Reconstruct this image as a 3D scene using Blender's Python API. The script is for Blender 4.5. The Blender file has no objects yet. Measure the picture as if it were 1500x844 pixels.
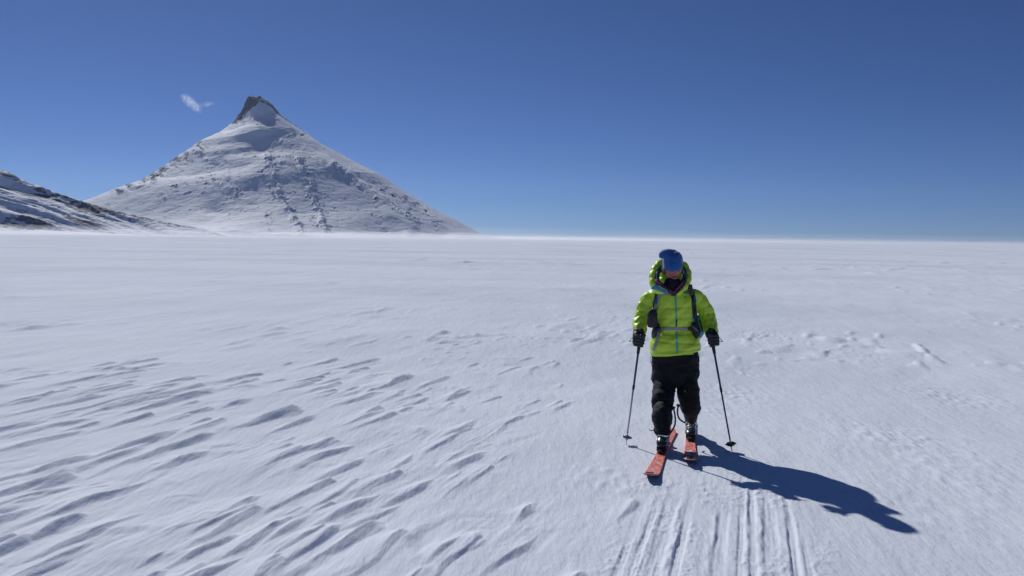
import bpy, bmesh, math, random
import numpy as np
from mathutils import Vector, Matrix
from mathutils.bvhtree import BVHTree

random.seed(5)
rng = np.random.default_rng(11)
scene = bpy.context.scene
col = scene.collection
R = math.radians

# ------------------------------------------------------------------ camera
CAM_H = 1.80
F_PX = 1167.0                      # focal length in photograph pixels (1500 wide)
PITCH = R(3.55)
ROLL = R(0.72)
cam_data = bpy.data.cameras.new('camera')
cam_data.sensor_width = 36.0
cam_data.lens = 36.0 * F_PX / 1500.0
cam_data.clip_start = 0.1
cam_data.clip_end = 60000
cam = bpy.data.objects.new('camera', cam_data)
col.objects.link(cam)
fwd = Vector((0, math.cos(PITCH), -math.sin(PITCH)))
r0 = Vector((1, 0, 0))
u0 = r0.cross(fwd)
rgt = r0 * math.cos(ROLL) + u0 * math.sin(ROLL)
upv = rgt.cross(fwd)
M = Matrix((rgt, upv, -fwd)).transposed().to_4x4()
M.translation = Vector((0, 0, CAM_H))
cam.matrix_world = M
scene.camera = cam


def ray(px, py):
    return (rgt * ((px - 750) / F_PX) + upv * ((422 - py) / F_PX) + fwd)


def at(px, py, Y):
    """world point seen at a photograph pixel, at distance Y in front"""
    d = ray(px, py)
    return Vector((0, 0, CAM_H)) + d * (Y / d.y)


def on_ground(px, py, z=0.0):
    d = ray(px, py)
    return Vector((0, 0, CAM_H)) + d * ((z - CAM_H) / d.z)


# ------------------------------------------------------------------ light
SUN_AZ = R(-28.5)                    # left of straight ahead
SUN_EL = R(36)
world = bpy.data.worlds.new('World')
scene.world = world
world.use_nodes = True
nt = world.node_tree
nt.nodes.clear()
sky = nt.nodes.new('ShaderNodeTexSky')
sky.sky_type = 'NISHITA'
sky.sun_disc = False
sky.sun_elevation = SUN_EL
sky.sun_rotation = SUN_AZ
sky.altitude = 3000
sky.air_density = 0.8
sky.dust_density = 0.20
sky.ozone_density = 10.0
bg = nt.nodes.new('ShaderNodeBackground')
bg.inputs['Strength'].default_value = 0.053
wo = nt.nodes.new('ShaderNodeOutputWorld')
tint = nt.nodes.new('ShaderNodeMix'); tint.data_type = 'RGBA'; tint.blend_type = 'MULTIPLY'
tint.inputs[0].default_value = 1.0
tint.inputs[7].default_value = (0.91, 0.885, 1.02, 1)      # clean, cold air
nt.links.new(sky.outputs[0], tint.inputs[6])
nt.links.new(tint.outputs[2], bg.inputs[0])
nt.links.new(bg.outputs[0], wo.inputs[0])

sun_d = bpy.data.lights.new('sun', 'SUN')
sun_d.energy = 3.05
sun_d.angle = R(0.7)
sun_d.color = (1.0, 0.985, 0.955)
sun = bpy.data.objects.new('sun', sun_d)
col.objects.link(sun)
sv = Vector((math.sin(SUN_AZ) * math.cos(SUN_EL), math.cos(SUN_AZ) * math.cos(SUN_EL), math.sin(SUN_EL)))
sun.rotation_euler = sv.to_track_quat('Z', 'Y').to_euler()
sun.location = (0, 0, 50)

scene.view_settings.view_transform = 'Standard'
scene.view_settings.look = 'None'
scene.view_settings.exposure = 0.0
scene.view_settings.gamma = 1.0
scene.cycles.volume_bounces = 2


# ------------------------------------------------------------------ helpers
def props(o, label=None, category=None, group=None, kind=None):
    if label: o['label'] = label
    if category: o['category'] = category
    if group: o['group'] = group
    if kind: o['kind'] = kind
    return o


def smooth(x, a, b):
    t = np.clip((x - a) / (b - a), 0, 1)
    return t * t * (3 - 2 * t)


def _hash(ix, iy, seed):
    h = (ix.astype(np.int64) * 374761393 + iy.astype(np.int64) * 668265263 + seed * 974634777) & 0xffffffff
    h = ((h ^ (h >> 13)) * 1274126177) & 0xffffffff
    h = h ^ (h >> 16)
    return h


def perlin(x, y, seed=0):
    """gradient noise, about -0.7 .. 0.7"""
    x = np.asarray(x, dtype=np.float64); y = np.asarray(y, dtype=np.float64)
    ix = np.floor(x); iy = np.floor(y)
    fx = x - ix; fy = y - iy
    ix = ix.astype(np.int64); iy = iy.astype(np.int64)
    u = fx * fx * fx * (fx * (fx * 6 - 15) + 10)
    v = fy * fy * fy * (fy * (fy * 6 - 15) + 10)

    def g(i, j, dx, dy):
        a = _hash(i, j, seed) * (2 * np.pi / 4294967296.0)
        return np.cos(a) * dx + np.sin(a) * dy
    n00 = g(ix, iy, fx, fy); n10 = g(ix + 1, iy, fx - 1, fy)
    n01 = g(ix, iy + 1, fx, fy - 1); n11 = g(ix + 1, iy + 1, fx - 1, fy - 1)
    return (n00 * (1 - u) + n10 * u) * (1 - v) + (n01 * (1 - u) + n11 * u) * v


def fbm(x, y, seed=0, octs=4, gain=0.5, lac=2.03):
    s = 0; a = 1.0
    for k in range(octs):
        s = s + a * perlin(x, y, seed + k * 17)
        x = x * lac + 3.7; y = y * lac - 1.3; a *= gain
    return s


def ridged(x, y, seed=0, octs=4, gain=0.5, lac=2.1):
    s = 0; a = 1.0; t = 0
    for k in range(octs):
        s = s + a * (1 - np.abs(perlin(x, y, seed + k * 31)) * 2.2)
        t += a
        x = x * lac + 5.1; y = y * lac + 2.2; a *= gain
    return s / t


def grid_mesh(name, X, Y, Z, mat, wrap=False, attrs=None, flip=False):
    """X, Y, Z: (rows, cols) arrays -> one mesh object"""
    nr, nc = X.shape
    co = np.stack([X, Y, Z], -1).reshape(-1, 3).astype(np.float32)
    idx = np.arange(nr * nc).reshape(nr, nc)
    if wrap:
        idx = np.concatenate([idx, idx[:, :1]], 1)
    a = idx[:-1, :-1]; b = idx[:-1, 1:]; c = idx[1:, 1:]; d = idx[1:, :-1]
    q = np.stack([a, b, c, d] if not flip else [a, d, c, b], -1).reshape(-1, 4).astype(np.int32)
    me = bpy.data.meshes.new(name)
    me.vertices.add(len(co)); me.vertices.foreach_set('co', co.ravel())
    me.loops.add(q.size); me.loops.foreach_set('vertex_index', q.ravel())
    me.polygons.add(len(q))
    me.polygons.foreach_set('loop_start', np.arange(0, q.size, 4, dtype=np.int32))
    me.polygons.foreach_set('use_smooth', np.ones(len(q), dtype=bool))
    me.update(calc_edges=True)
    for k, v in (attrs or {}).items():
        at_ = me.attributes.new(k, 'FLOAT', 'POINT')
        at_.data.foreach_set('value', v.reshape(-1).astype(np.float32))
    me.materials.append(mat)
    o = bpy.data.objects.new(name, me)
    col.objects.link(o)
    return o


class Mat:
    """small helper round a node tree"""
    def __init__(s, name):
        s.m = bpy.data.materials.new(name); s.m.use_nodes = True
        s.t = s.m.node_tree
        s.b = s.t.nodes['Principled BSDF']
        s.out = s.t.nodes['Material Output']

    def n(s, typ, **kw):
        nd = s.t.nodes.new(typ)
        for k, v in kw.items():
            if k in nd.inputs: nd.inputs[k].default_value = v
            else: setattr(nd, k, v)
        return nd

    def l(s, a, b): s.t.links.new(a, b)

    def noise(s, scale, detail=3, rough=0.5, coord='Object', stretch=None, rot=0):
        tc = s.n('ShaderNodeTexCoord')
        mp = s.n('ShaderNodeMapping')
        s.l(tc.outputs[coord], mp.inputs[0])
        if stretch: mp.inputs['Scale'].default_value = stretch
        mp.inputs['Rotation'].default_value = (0, 0, rot)
        nz = s.n('ShaderNodeTexNoise')
        nz.inputs['Scale'].default_value = scale
        nz.inputs['Detail'].default_value = detail
        nz.inputs['Roughness'].default_value = rough
        s.l(mp.outputs[0], nz.inputs['Vector'])
        return nz.outputs[0]

    def ramp(s, fac, stops):
        r = s.n('ShaderNodeValToRGB')
        e = r.color_ramp.elements
        while len(e) < len(stops): e.new(0.5)
        for el, (p, c) in zip(e, stops):
            el.position = p
            el.color = (c, c, c, 1) if isinstance(c, (int, float)) else (*c, 1)
        s.l(fac, r.inputs[0])
        return r.outputs[0]

    def mix(s, fac, a, b):
        m = s.n('ShaderNodeMix', data_type='RGBA')
        if isinstance(fac, (int, float)): m.inputs[0].default_value = fac
        else: s.l(fac, m.inputs[0])
        for sock, v in ((m.inputs[6], a), (m.inputs[7], b)):
            if isinstance(v, tuple): sock.default_value = (*v, 1)
            else: s.l(v, sock)
        return m.outputs[2]

    def bump(s, h, strength, dist, prev=None):
        b = s.n('ShaderNodeBump')
        b.inputs['Strength'].default_value = strength
        b.inputs['Distance'].default_value = dist
        s.l(h, b.inputs['Height'])
        if prev is not None: s.l(prev, b.inputs['Normal'])
        return b.outputs[0]


def plain(name, colr, rough=0.6, metal=0.0, var=0.25, vscale=30, bump=0.0, bscale=60, sheen=0.0, spec=0.5):
    """simple procedural material: colour broken up by noise, optional fabric relief"""
    m = Mat(name)
    c2 = tuple(min(1, x * (1 + var)) for x in colr); c1 = tuple(x * (1 - var) for x in colr)
    nz = m.noise(vscale, 4, 0.6)
    m.l(m.mix(m.ramp(nz, [(0.3, 0.0), (0.7, 1.0)]), c1, c2), m.b.inputs['Base Color'])
    m.b.inputs['Roughness'].default_value = rough
    m.b.inputs['Metallic'].default_value = metal
    m.b.inputs['Specular IOR Level'].default_value = spec
    if sheen: m.b.inputs['Sheen Weight'].default_value = sheen
    if bump:
        m.l(m.bump(m.noise(bscale, 3), bump, 0.004), m.b.inputs['Normal'])
    return m.m
# ------------------------------------------------------------------ materials of the setting
SNOW = (0.80, 0.845, 0.90)


def snow_material():
    m = Mat('wind_packed_snow')
    ang = -R(20)
    geo = m.n('ShaderNodeNewGeometry')
    pat = m.noise(0.35, 4, 0.55, stretch=(1.0, 0.4, 1))
    c = m.mix(m.ramp(pat, [(0.3, 0.0), (0.7, 1.0)]), (0.77, 0.82, 0.915), (0.82, 0.865, 0.95))
    ice = m.ramp(m.noise(0.045, 5, 0.6, stretch=(0.7, 1.5, 1)), [(0.46, 0.0), (0.62, 1.0)])
    ice2 = m.ramp(m.noise(0.33, 6, 0.65, stretch=(0.9, 0.6, 1)), [(0.50, 0.0), (0.66, 0.7)])
    c = m.mix(ice, c, m.mix(ice2, (0.70, 0.755, 0.84), (0.60, 0.66, 0.76)))
    m.l(c, m.b.inputs['Base Color'])
    m.b.inputs['Roughness'].default_value = 0.92
    m.b.inputs['Specular IOR Level'].default_value = 0.03
    streak = m.noise(9.0, 5, 0.62, stretch=(1.0, 0.22, 1.0), rot=R(20))
    grain = m.noise(170.0, 3, 0.7)
    mid = m.noise(28.0, 4, 0.6, stretch=(1.0, 0.5, 1.0), rot=R(20))
    n0 = m.bump(m.noise(1.1, 8, 0.62, stretch=(1.0, 0.35, 1.0), rot=R(20)), 0.5, 0.10)
    n1 = m.bump(streak, 0.5, 0.03, n0)
    n2 = m.bump(mid, 0.5, 0.010, n1)
    n3 = m.bump(grain, 0.55, 0.004, n2)
    m.l(n3, m.b.inputs['Normal'])
    return m.m


def mountain_material():
    m = Mat('mountain_snow_and_rock')
    at_ = m.n('ShaderNodeAttribute', attribute_name='rock')
    n = m.noise(0.02, 6, 0.7)
    f = m.n('ShaderNodeMath', operation='MULTIPLY_ADD')
    m.l(n, f.inputs[0]); f.inputs[1].default_value = 0.9
    m.l(at_.outputs['Fac'], f.inputs[2])
    fac = m.ramp(f.outputs[0], [(0.74, 0.0), (0.88, 1.0)])
    rock = m.mix(m.noise(0.06, 5, 0.7), (0.06, 0.08, 0.125), (0.16, 0.195, 0.27))
    snowc = m.mix(m.noise(0.006, 5, 0.6), (0.72, 0.775, 0.87), (0.83, 0.865, 0.93))
    m.l(m.mix(fac, snowc, rock), m.b.inputs['Base Color'])
    m.b.inputs['Roughness'].default_value = 0.7
    m.b.inputs['Specular IOR Level'].default_value = 0.05
    n0 = m.bump(m.noise(0.012, 8, 0.65, stretch=(1, 1, 4.5)), 0.35, 9.0)
    n1 = m.bump(m.noise(0.04, 6, 0.62), 0.4, 5.0, n0)
    m.l(n1, m.b.inputs['Normal'])
    return m.m


M_SNOW = snow_material()
M_MOUNT = mountain_material()

# ------------------------------------------------------------------ snow field
WIND = R(20)                       # the drifts run this far to the right of straight ahead
CW, SW = math.cos(WIND), math.sin(WIND)
a_in = np.linspace(R(-40), R(40), 1020)
a_out = np.linspace(R(41), R(319), 90)[1:-1]
AZ = np.concatenate([a_in, a_out])
r_in = [0.02, 0.6, 1.2, 1.8, 2.3, 2.7, 3.0, 3.2]
r_a = np.exp(np.linspace(math.log(3.3), math.log(13.5), 540))
r_b = np.exp(np.linspace(math.log(13.5), math.log(120), 330))[1:]
r_c = np.exp(np.linspace(math.log(120), math.log(9000), 90))[1:]
RR = np.concatenate([r_in, r_a, r_b, r_c])
gA, gR = np.meshgrid(AZ, RR)
gX = gR * np.sin(gA); gY = gR * np.cos(gA)


def octave(amp, lu, lv, seed, x, y, r, warp=0.0):
    """stretched noise octave that dies away where the grid can no longer carry it"""
    u = x * CW - y * SW; v = x * SW + y * CW
    if warp:
        u = u + warp * perlin(x / 1.1, y / 1.1, seed + 90)
    fade = 1 - smooth(r * 0.0045, lu * 0.16, lu * 0.55)
    return amp * fade * perlin(u / lu, v / lv, seed)


def snow_height(x, y, r, near):
    u = x * CW - y * SW; v = x * SW + y * CW
    z = np.zeros_like(x)
    # broad swells
    sw = smooth(r, 9, 40)
    z += sw * 0.10 * fbm(x / 19, y / 30, 3, 3)
    z += smooth(r, 60, 260) * 0.75 * fbm(x / 130, y / 220, 8, 3)
    z += 0.035 * fbm(u / 2.1, v / 4.2, 21, 3)
    # where the sastrugi stand: left and near; the right side is smooth
    edge = 11.6 + 0.9 * perlin(x / 1.7, y / 5, 31) + 0.22 * np.clip(x + 3, -3, 3)
    m_s = (1 - smooth(y, edge - 0.55, edge + 0.35)) * (1 - smooth(x, -0.6, 1.2 + 0.4 * perlin(y / 1.3, x, 44)))
    m_s *= 0.25 + 0.75 * smooth(perlin(x / 1.5 + 4, y / 2.1, 160) + .5 * perlin(x / .6, y / .9, 161), -0.25, 0.2)
    band = np.exp(-((y - 15.0 - 0.9 * x) / 3.0) ** 2) * (1 - smooth(np.abs(x - 1.2), 2.0, 5.5)) \
        + 0.6 * np.exp(-((y - 17.5) / 2.2) ** 2) * (1 - smooth(np.abs(x + 4.5), 1.0, 4.0))
    band *= smooth(perlin(x / 1.3, y / 2.2, 61), -0.15, 0.3)
    m_far = (0.18 + 0.25 * smooth(fbm(x / 7, y / 16, 65, 2), -0.1, 0.5)) * smooth(r, 11, 16)
    # sawtooth drifts: gentle windward back, sharp drop to the right
    for lu, lv, amp, sd in ((0.80, 1.7, 0.026, 70), (0.42, 0.85, 0.014, 74), (0.20, 0.42, 0.008, 79)):
        fade = 1 - smooth(r * 0.0045, lu * 0.10, lu * 0.40)
        ph = u / lu + 1.6 * perlin(u / (lu * 2.3), v / lv, sd) + 0.5 * perlin(u / lu, v / (lv * .5), sd + 1)
        s = ph - np.floor(ph)
        saw = np.where(s < 0.80, s / 0.80, (1 - s) / 0.20)
        saw = saw * saw * (3 - 2 * saw) * 0.35 + saw * 0.65
        am = smooth(perlin(u / (lu * 1.6), v / (lv * .62), sd + 2), 0.02, 0.45)
        z += amp * fade * saw * am * (m_s + 0.22 * m_far)
    # streaked small relief
    z += octave(0.006, .085, .42, 100, x, y, r, .05) * (0.25 + m_s)
    z += octave(0.0035, .040, .16, 104, x, y, r, .03) * (0.35 + m_s)
    z += octave(0.012, .30, .9, 108, x, y, r, .1) * (0.35 + m_s)
    z += 0.0030 * (1 - smooth(r, 7, 13)) * (0.15 + m_s) * smooth(fbm(x / .9, y / 1.5, 152, 2), -.3, .3) * (1 - 3.0 * np.abs(perlin(u / .075 + .3 * perlin(v / .5, u / .3, 150), v / 1.1, 151)))
    # broken chunks of crust in the far band
    ch = np.clip(perlin(u / .16, v / .30, 120) - 0.18, 0, 1) * 0.16
    z += .6 * ch * band * (1 - smooth(r, 20, 34))
    ch2 = np.clip(perlin(u / .5, v / 1.1, 126) - 0.22, 0, 1) * 0.28
    z += .35 * ch2 * (band + 0.5 * m_far) * (1 - smooth(r, 45, 110))
    ch3 = np.clip(perlin(u / 3.0, v / 5.0, 127) - 0.22, 0, 1) * 0.5
    z += .5 * ch3 * m_far * smooth(r, 40, 60) * (1 - smooth(r, 300, 600))
    fl = np.clip(perlin(u / .55, v / 1.5, 133) - 0.20, 0, 1) * 0.16 + np.clip(perlin(u / .26, v / .7, 135) - 0.2, 0, 1) * 0.12 * (1 - smooth(r, 22, 34))
    z += fl * smooth(fbm(x / 5, y / 9, 137, 2), 0.0, 0.4) * smooth(r, 11, 14) * (1 - smooth(r, 60, 95))
    fl = np.clip(perlin(u / 1.6, v / 4.0, 139) - 0.22, 0, 1) * 0.35
    z += fl * smooth(fbm(x / 17, y / 40, 141, 2), 0.0, 0.4) * smooth(r, 40, 60) * (1 - smooth(r, 160, 240))
    return z, m_s


gZ, gS = snow_height(gX, gY, gR, None)


drift = np.zeros_like(gZ)
streakN = perlin((gX * CW - gY * SW) / .05, (gX * SW + gY * CW) / .8, 140) * (1 - smooth(gR, 8, 14))


def stamp(x0, y0, length, width, height, ang=0.0, sharp=0.22, curve=0.0, nose=0.3):
    """one wind-cut drift: a tail that rises along the wind to a nose; gentle windward back, steep lee face"""
    r0_ = math.hypot(x0, y0); ext = length * 1.15 + width
    i0 = np.searchsorted(RR, max(0.02, r0_ - ext)); i1 = np.searchsorted(RR, r0_ + ext)
    a0 = math.atan2(x0, y0); da = ext / max(r0_, 0.5)
    j0 = np.searchsorted(a_in, a0 - da); j1 = np.searchsorted(a_in, a0 + da)
    if i1 <= i0 or j1 <= j0: return
    X = gX[i0:i1, j0:j1] - x0; Y = gY[i0:i1, j0:j1] - y0
    w = WIND + ang
    c, s = math.cos(w), math.sin(w)
    u = X * c - Y * s; v = X * s + Y * c            # v: along the wind, 0 at the nose, negative on the tail
    t = -v / length                                  # 0 nose .. 1 tail end
    u = u + curve * (t - .4) ** 2 * length + width * (0.22 * perlin(v * 2.6 + x0 * 7, u * 2 + y0, 7) + 0.10 * streakN[i0:i1, j0:j1])
    tc = np.clip(t, 0, 1)
    along = smooth(t, -0.02, nose) * (1 - smooth(t, nose, 1.0))
    wl = width * (0.30 + 1.1 * tc) * (1.3 if nose < .15 else 1.0); wr = np.maximum(width * sharp * (0.2 + 0.5 * tc), height * along * 2.0 + .003)
    left = np.clip(1 + np.minimum(u, 0) / wl, 0, 1) ** 1.6
    right = np.clip(1 - np.maximum(u, 0) / wr, 0, 1)
    prof = np.where(u < 0, left, right)
    D = drift[i0:i1, j0:j1]
    np.maximum(D, height * prof * along * (1 + .10 * streakN[i0:i1, j0:j1]), out=D)


n = 0
for k in range(9000):
    y = random.uniform(3.4, 12.2); x = random.uniform(-8.2, 1.9)
    if abs(x) > y * 0.78: continue
    e = 11.5 + 0.22 * max(-3, min(3, x + 3)) + .5 * math.sin(x * 2.1)
    if y > e: continue
    dens = 0.8 if x < -0.9 else max(0.0, 1 - (x + 0.9) / 2.3) * 0.6
    if y > 8.5: dens *= 1.5
    if random.random() > dens * 0.6: continue
    if float(perlin(x / 1.5 + 4, y / 2.1, 160)) + .5 * float(perlin(x / .6, y / .9, 161)) < -.04: continue
    L = random.choice([.22, .3, .45, .6, .8, 1.1, 1.4]) * random.uniform(.8, 1.2); W = L * random.uniform(0.14, 0.30)
    H = min(.034, L * random.uniform(0.028, 0.058)) * (0.65 if x > -0.8 else 1)
    stamp(x, y, L, W, H, random.uniform(-.12, .15), random.uniform(.2, .5), random.uniform(-.15, .15),
          random.choice([.05, .12, .25, .4]))
    n += 1
    if n > 250: break
# the large ones, placed as in the photograph: nose pixel, length, width, height, lee steepness
for px, py, L, W, H, s in ((445, 592, 1.15, .28, .105, .2), (472, 599, 1.0, .13, .055, .3), (378, 578, .7, .2, .06, .3),
                           (288, 617, 1.7, .22, .075, .2), (318, 627, 1.6, .22, .07, .25), (312, 608, .4, .12, .05, .3),
                           (153, 656, .9, .22, .075, .2), (118, 681, 1.0, .26, .09, .22), (610, 545, 1.3, .22, .075, .2),
                           (688, 562, 1.0, .18, .06, .3), (705, 606, 1.0, .2, .05, .3), (55, 552, 2.2, .4, .09, .2),
                           (60, 590, 2.2, .4, .08, .25), (75, 606, 2.0, .34, .07, .3), (325, 562, 1.7, .18, .08, .3),
                           (300, 558, 2.2, .16, .06, .3), (245, 565, 2.0, .22, .055, .3), (190, 566, 1.8, .18, .05, .3),
                           (435, 742, .95, .2, .06, .3), (352, 768, .8, .16, .045, .3), (560, 752, .85, .24, .065, .35),
                           (560, 712, .9, .26, .05, .5), (712, 650, .9, .28, .055, .5),
                           (640, 690, .9, .24, .045, .4), (560, 520, 1.6, .2, .06, .3), (660, 545, 1.3, .18, .05, .3),
                           (790, 722, .5, .2, .045, .5), (690, 770, .7, .24, .04, .5), (60, 772, .9, .26, .06, .3),
                           (240, 690, 1.4, .26, .05, .35), (250, 820, .7, .18, .05, .4), (205, 742, 1.0, .26, .045, .3)):
    g = on_ground(px, py, 0.05)
    stamp(g.x, g.y, L * 1.1, W * .85, H * .70, random.uniform(-.05, .08), s, random.uniform(-.05, .05), random.choice([.15, .3, .45]))
gZ += drift

# ---- ski tracks that run down to the lower edge of the picture
TR = R(16.3)
tc_, ts_ = math.cos(TR), math.sin(TR)
tu = gX * tc_ - gY * ts_; tv = gX * ts_ + gY * tc_


def tracks():
    global gZ
    base = on_ground(900, 844); b2 = on_ground(1180, 844)
    mask_v = 1 - smooth(tv, 5.8, 6.8)
    flat = smooth(tu, base.x * tc_ - base.y * ts_ - .25, base.x * tc_ - base.y * ts_ - .05) \
        * (1 - smooth(tu, b2.x * tc_ - b2.y * ts_ + .05, b2.x * tc_ - b2.y * ts_ + .3))
    near = (gR < 9)
    wob = 0.012 * perlin(tv * 0.9, tu * 0.3, 201)
    for bx, wd, dp, e0, rg in ((900, .045, .010, 5.3, .5), (925, .035, .012, 5.8, .6), (955, .085, .010, 6.1, .9), (988, .040, .014, 5.6, .8),
                               (1052, .070, .010, 5.7, 1.0), (1085, .035, .012, 6.2, .9), (1104, .045, .015, 6.3, .5), (1134, .075, .011, 6.2, 1.0),
                               (1168, .045, .011, 5.9, .6), (1186, .030, .008, 5.2, .8)):
        g = on_ground(bx, 844); c = g.x * tc_ - g.y * ts_
        wb = 0.016 * perlin(tv * 0.8, bx * .37, 201) + 0.007 * perlin(tv * 3.1, bx * .7, 203)
        d = tu - c + wb + 0.005 * perlin(tv * 8, tu * 9, bx)
        wv = wd * (1 + .45 * perlin(tv * 1.9, bx * .13, 205))
        e = np.abs(d) / wv
        m = (1 - smooth(tv + 0.5 * perlin(tu * 9, tv * 0.8, bx + 3), e0 - .7, e0 + .35)) * near
        m = m * (0.35 + .65 * smooth(perlin(tv * 1.3, bx * .21, 207), -.3, .25))
        gZ -= m * dp * 1.05 * (1 - smooth(e, 0.35, 0.75)) * (1 + .5 * perlin(tu * 60, tv * 2.0, bx + 11))
        rag = smooth(perlin(tv * 6, tu * 14, bx + 5), -0.2, 0.35)
        side = 1 if bx % 2 else -1
        gZ += m * dp * rg * rag * np.exp(-((d - side * wv * 0.75) / (wd * 0.22 + .004)) ** 2)
    lines = np.clip(perlin(tu / .035, tv / .75, 221), -.5, .5) + 0.5 * np.clip(perlin(tu / .016, tv / .25, 223), -.5, .5)
    rough = np.clip(perlin(tu / .05, tv / .09, 225), 0, 1) + .5 * np.clip(perlin(tu / .02, tv / .035, 226), 0, 1)
    lmask = smooth(perlin(tu / .22, tv / 1.4, 229), -.2, .25)
    gZ += mask_v * flat * near * (0.0040 * lines * lmask + 0.015 * rough * smooth(perlin(tu / .2, tv / .6, 228), -.05, .3))


tracks()


def scuff(px, py, rad, amp, seed):
    g = on_ground(px, py)
    d = np.hypot(gX - g.x, (gY - g.y) * 0.6) / rad
    msk = np.exp(-d * d)
    global gZ
    gZ += .5 * amp * msk * np.clip(perlin(gX / .07, gY / .16, seed), -.15, .6)


for px, py, rad, amp in ((1075, 575, .35, .05), (1090, 545, .3, .04), (1050, 600, .25, .03), (1115, 492, .6, .07),
                         (1300, 645, .45, .03), (1330, 640, .4, .03), (1390, 580, .5, .04), (1460, 690, .3, .02),
                         (1250, 520, .6, .04), (900, 700, .35, .03), (1380, 690, .5, .025), (1330, 740, .4, .02)):
    scuff(px, py, rad, amp, px)

# flat where the skis glide
for px, py in ((965, 680), (972, 655), (1012, 655), (1014, 668)):
    g = on_ground(px, py)
    d = np.hypot(gX - g.x, gY - g.y)
    gZ = gZ * smooth(d, 0.15, 0.55)
gZ[0, :] = gZ[1, :].mean()
# the sheet sinks gently toward its far rim, as the earth does
gZ -= (gR / 9000.0) ** 2 * 3
snow_field = grid_mesh('snow_field', gX, gY, gZ, M_SNOW, wrap=True, flip=True)
props(snow_field, label='wind-carved snow field with sastrugi and ski tracks', kind='structure')


# ------------------------------------------------------------------ the pointed mountain
def silhouette(pts, Y):
    p = [at(a, b, Y) for a, b in pts]
    return np.array([q.x for q in p]), np.array([q.z for q in p])


MY = 3000.0
left_px = [(-700, 352), (-120, 345), (60, 320), (100, 306), (140, 292), (152, 287), (175, 278), (192, 272), (205, 268), (220, 259), (235, 250), (248, 241),
           (258, 232), (275, 222), (290, 210), (300, 205), (320, 196), (342, 181), (352, 168), (360, 152), (364, 143), (370, 142)]
right_px = [(370, 142), (377, 145), (383, 144), (391, 149), (400, 156), (412, 171), (425, 181), (440, 192), (462, 207), (480, 217), (500, 229),
            (530, 246), (560, 262), (580, 277), (600, 290), (620, 303), (640, 315), (660, 325), (690, 343), (740, 357), (1100, 372)]
apex_x = at(371, 143, MY).x
VA = math.atan2(-apex_x, MY)                        # the mountain stands this far left of straight ahead
CV, SV = math.cos(VA), math.sin(VA)


def rim_profile(pts):
    """skyline seen on the upright plane through the summit, square to the line of sight"""
    S, Z = [], []
    for a, b in pts:
        d = ray(a, b); k = d.x / d.y
        s = (k * MY - apex_x) / (CV - SV * k)
        S.append(s); Z.append(CAM_H + d.z / d.y * (MY + SV * s))
    return np.array(S), np.array(Z)


xl, zl = rim_profile(left_px)
xr, zr = rim_profile(right_px)
gx = np.arange(-2050, 120, 3.1); gy = np.concatenate([np.arange(1990, 3330, 3.4), np.arange(3330, 3520, 12)])
mX, mY = np.meshgrid(gx, gy)
ex = mX - apex_x; ey = mY - MY
dx = CV * ex + SV * ey; dy = -SV * ex + CV * ey       # across and along the line of sight
KY = 0.74 + 0.14 * smooth(np.hypot(dx, dy), 40, 420)          # blunter toward the summit
rr = np.hypot(dx, np.where(dy < 0, dy * KY, dy)) + 1e-6
phi = np.arctan2(dx, -dy * KY)                     # 0 = toward the viewer, -pi/2 = left
warp = 12 * fbm(mX / 210, mY / 260, 301, 3) * smooth(rr, 40, 300)
rw = rr + warp * np.cos(phi) ** 2
hl = np.interp(-rw, xl, zl); hr = np.interp(rw, xr, zr)
wgt = smooth(np.sin(phi), -0.75, 0.75)
hl = hl * (1 - smooth(np.cos(phi), .15, .75) * smooth(rw, 420, 760))
H0 = hl * (1 - wgt) + hr * wgt
front = smooth(np.cos(phi), 0.10, 0.5)
rock = np.zeros_like(H0)
# the face as it is seen from the route: used to set each rib and ledge where it lies on the real slope
def seen(X, Y, Z):
    V = np.stack([X, Y, Z - CAM_H], -1)
    w = V @ np.array(fwd)
    return 750 + F_PX * (V @ np.array(rgt)) / w, 422 - F_PX * (V @ np.array(upv)) / w


FX, FY = seen(mX, mY, H0)
FX = FX + 4 * perlin(mX / 60, mY / 60, 302) + 2 * perlin(mX / 22, mY / 22, 303); FY = FY + 3 * perlin(mX / 70, mY / 50, 304)


def line_dist(pts):
    best = np.full(FX.shape, 1e9)
    for (x0, y0), (x1, y1) in zip(pts[:-1], pts[1:]):
        vx, vy = x1 - x0, y1 - y0
        t_ = np.clip(((FX - x0) * vx + (FY - y0) * vy) / (vx * vx + vy * vy), 0, 1)
        best = np.minimum(best, np.hypot(FX - x0 - t_ * vx, FY - y0 - t_ * vy))
    return best


def blob(cx, cy, sx, sy):
    return np.exp(-((FX - cx) / sx) ** 2 - ((FY - cy) / sy) ** 2)


vis = smooth(-dy, -60, 0)
# two hollows under the summit, a hollow low on the left
H0 = H0 - vis * (8 * blob(378, 212, 46, 14) + 4 * blob(388, 174, 20, 8) + 9 * blob(318, 306, 20, 9)) + vis * (7 * blob(385, 236, 60, 9) + 4 * blob(392, 190, 34, 6))
H0 += vis * 10 * np.exp(-(np.minimum(line_dist([(440, 205), (500, 250), (560, 300), (600, 338)]), 60) / 9) ** 2) * smooth(FY, 200, 240)
H0 -= vis * 8 * np.exp(-(line_dist([(470, 215), (540, 265), (600, 305), (650, 340)]) / 12) ** 2)
H0 += front * smooth(rr, 60, 300) * 3.0 * fbm(mX / 190, mY / 300, 330, 3)
for pts in ([(393, 226), (400, 255), (408, 285), (424, 312), (440, 338)], [(437, 236), (446, 262), (460, 290), (470, 318), (477, 338)], [(490, 243), (520, 262), (560, 292), (610, 325)], [(330, 250), (345, 290)]):
    H0 += vis * 8 * np.exp(-(line_dist(pts) / 4.5) ** 2) * (.6 + perlin(FX / 14, FY / 12, 305))
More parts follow.
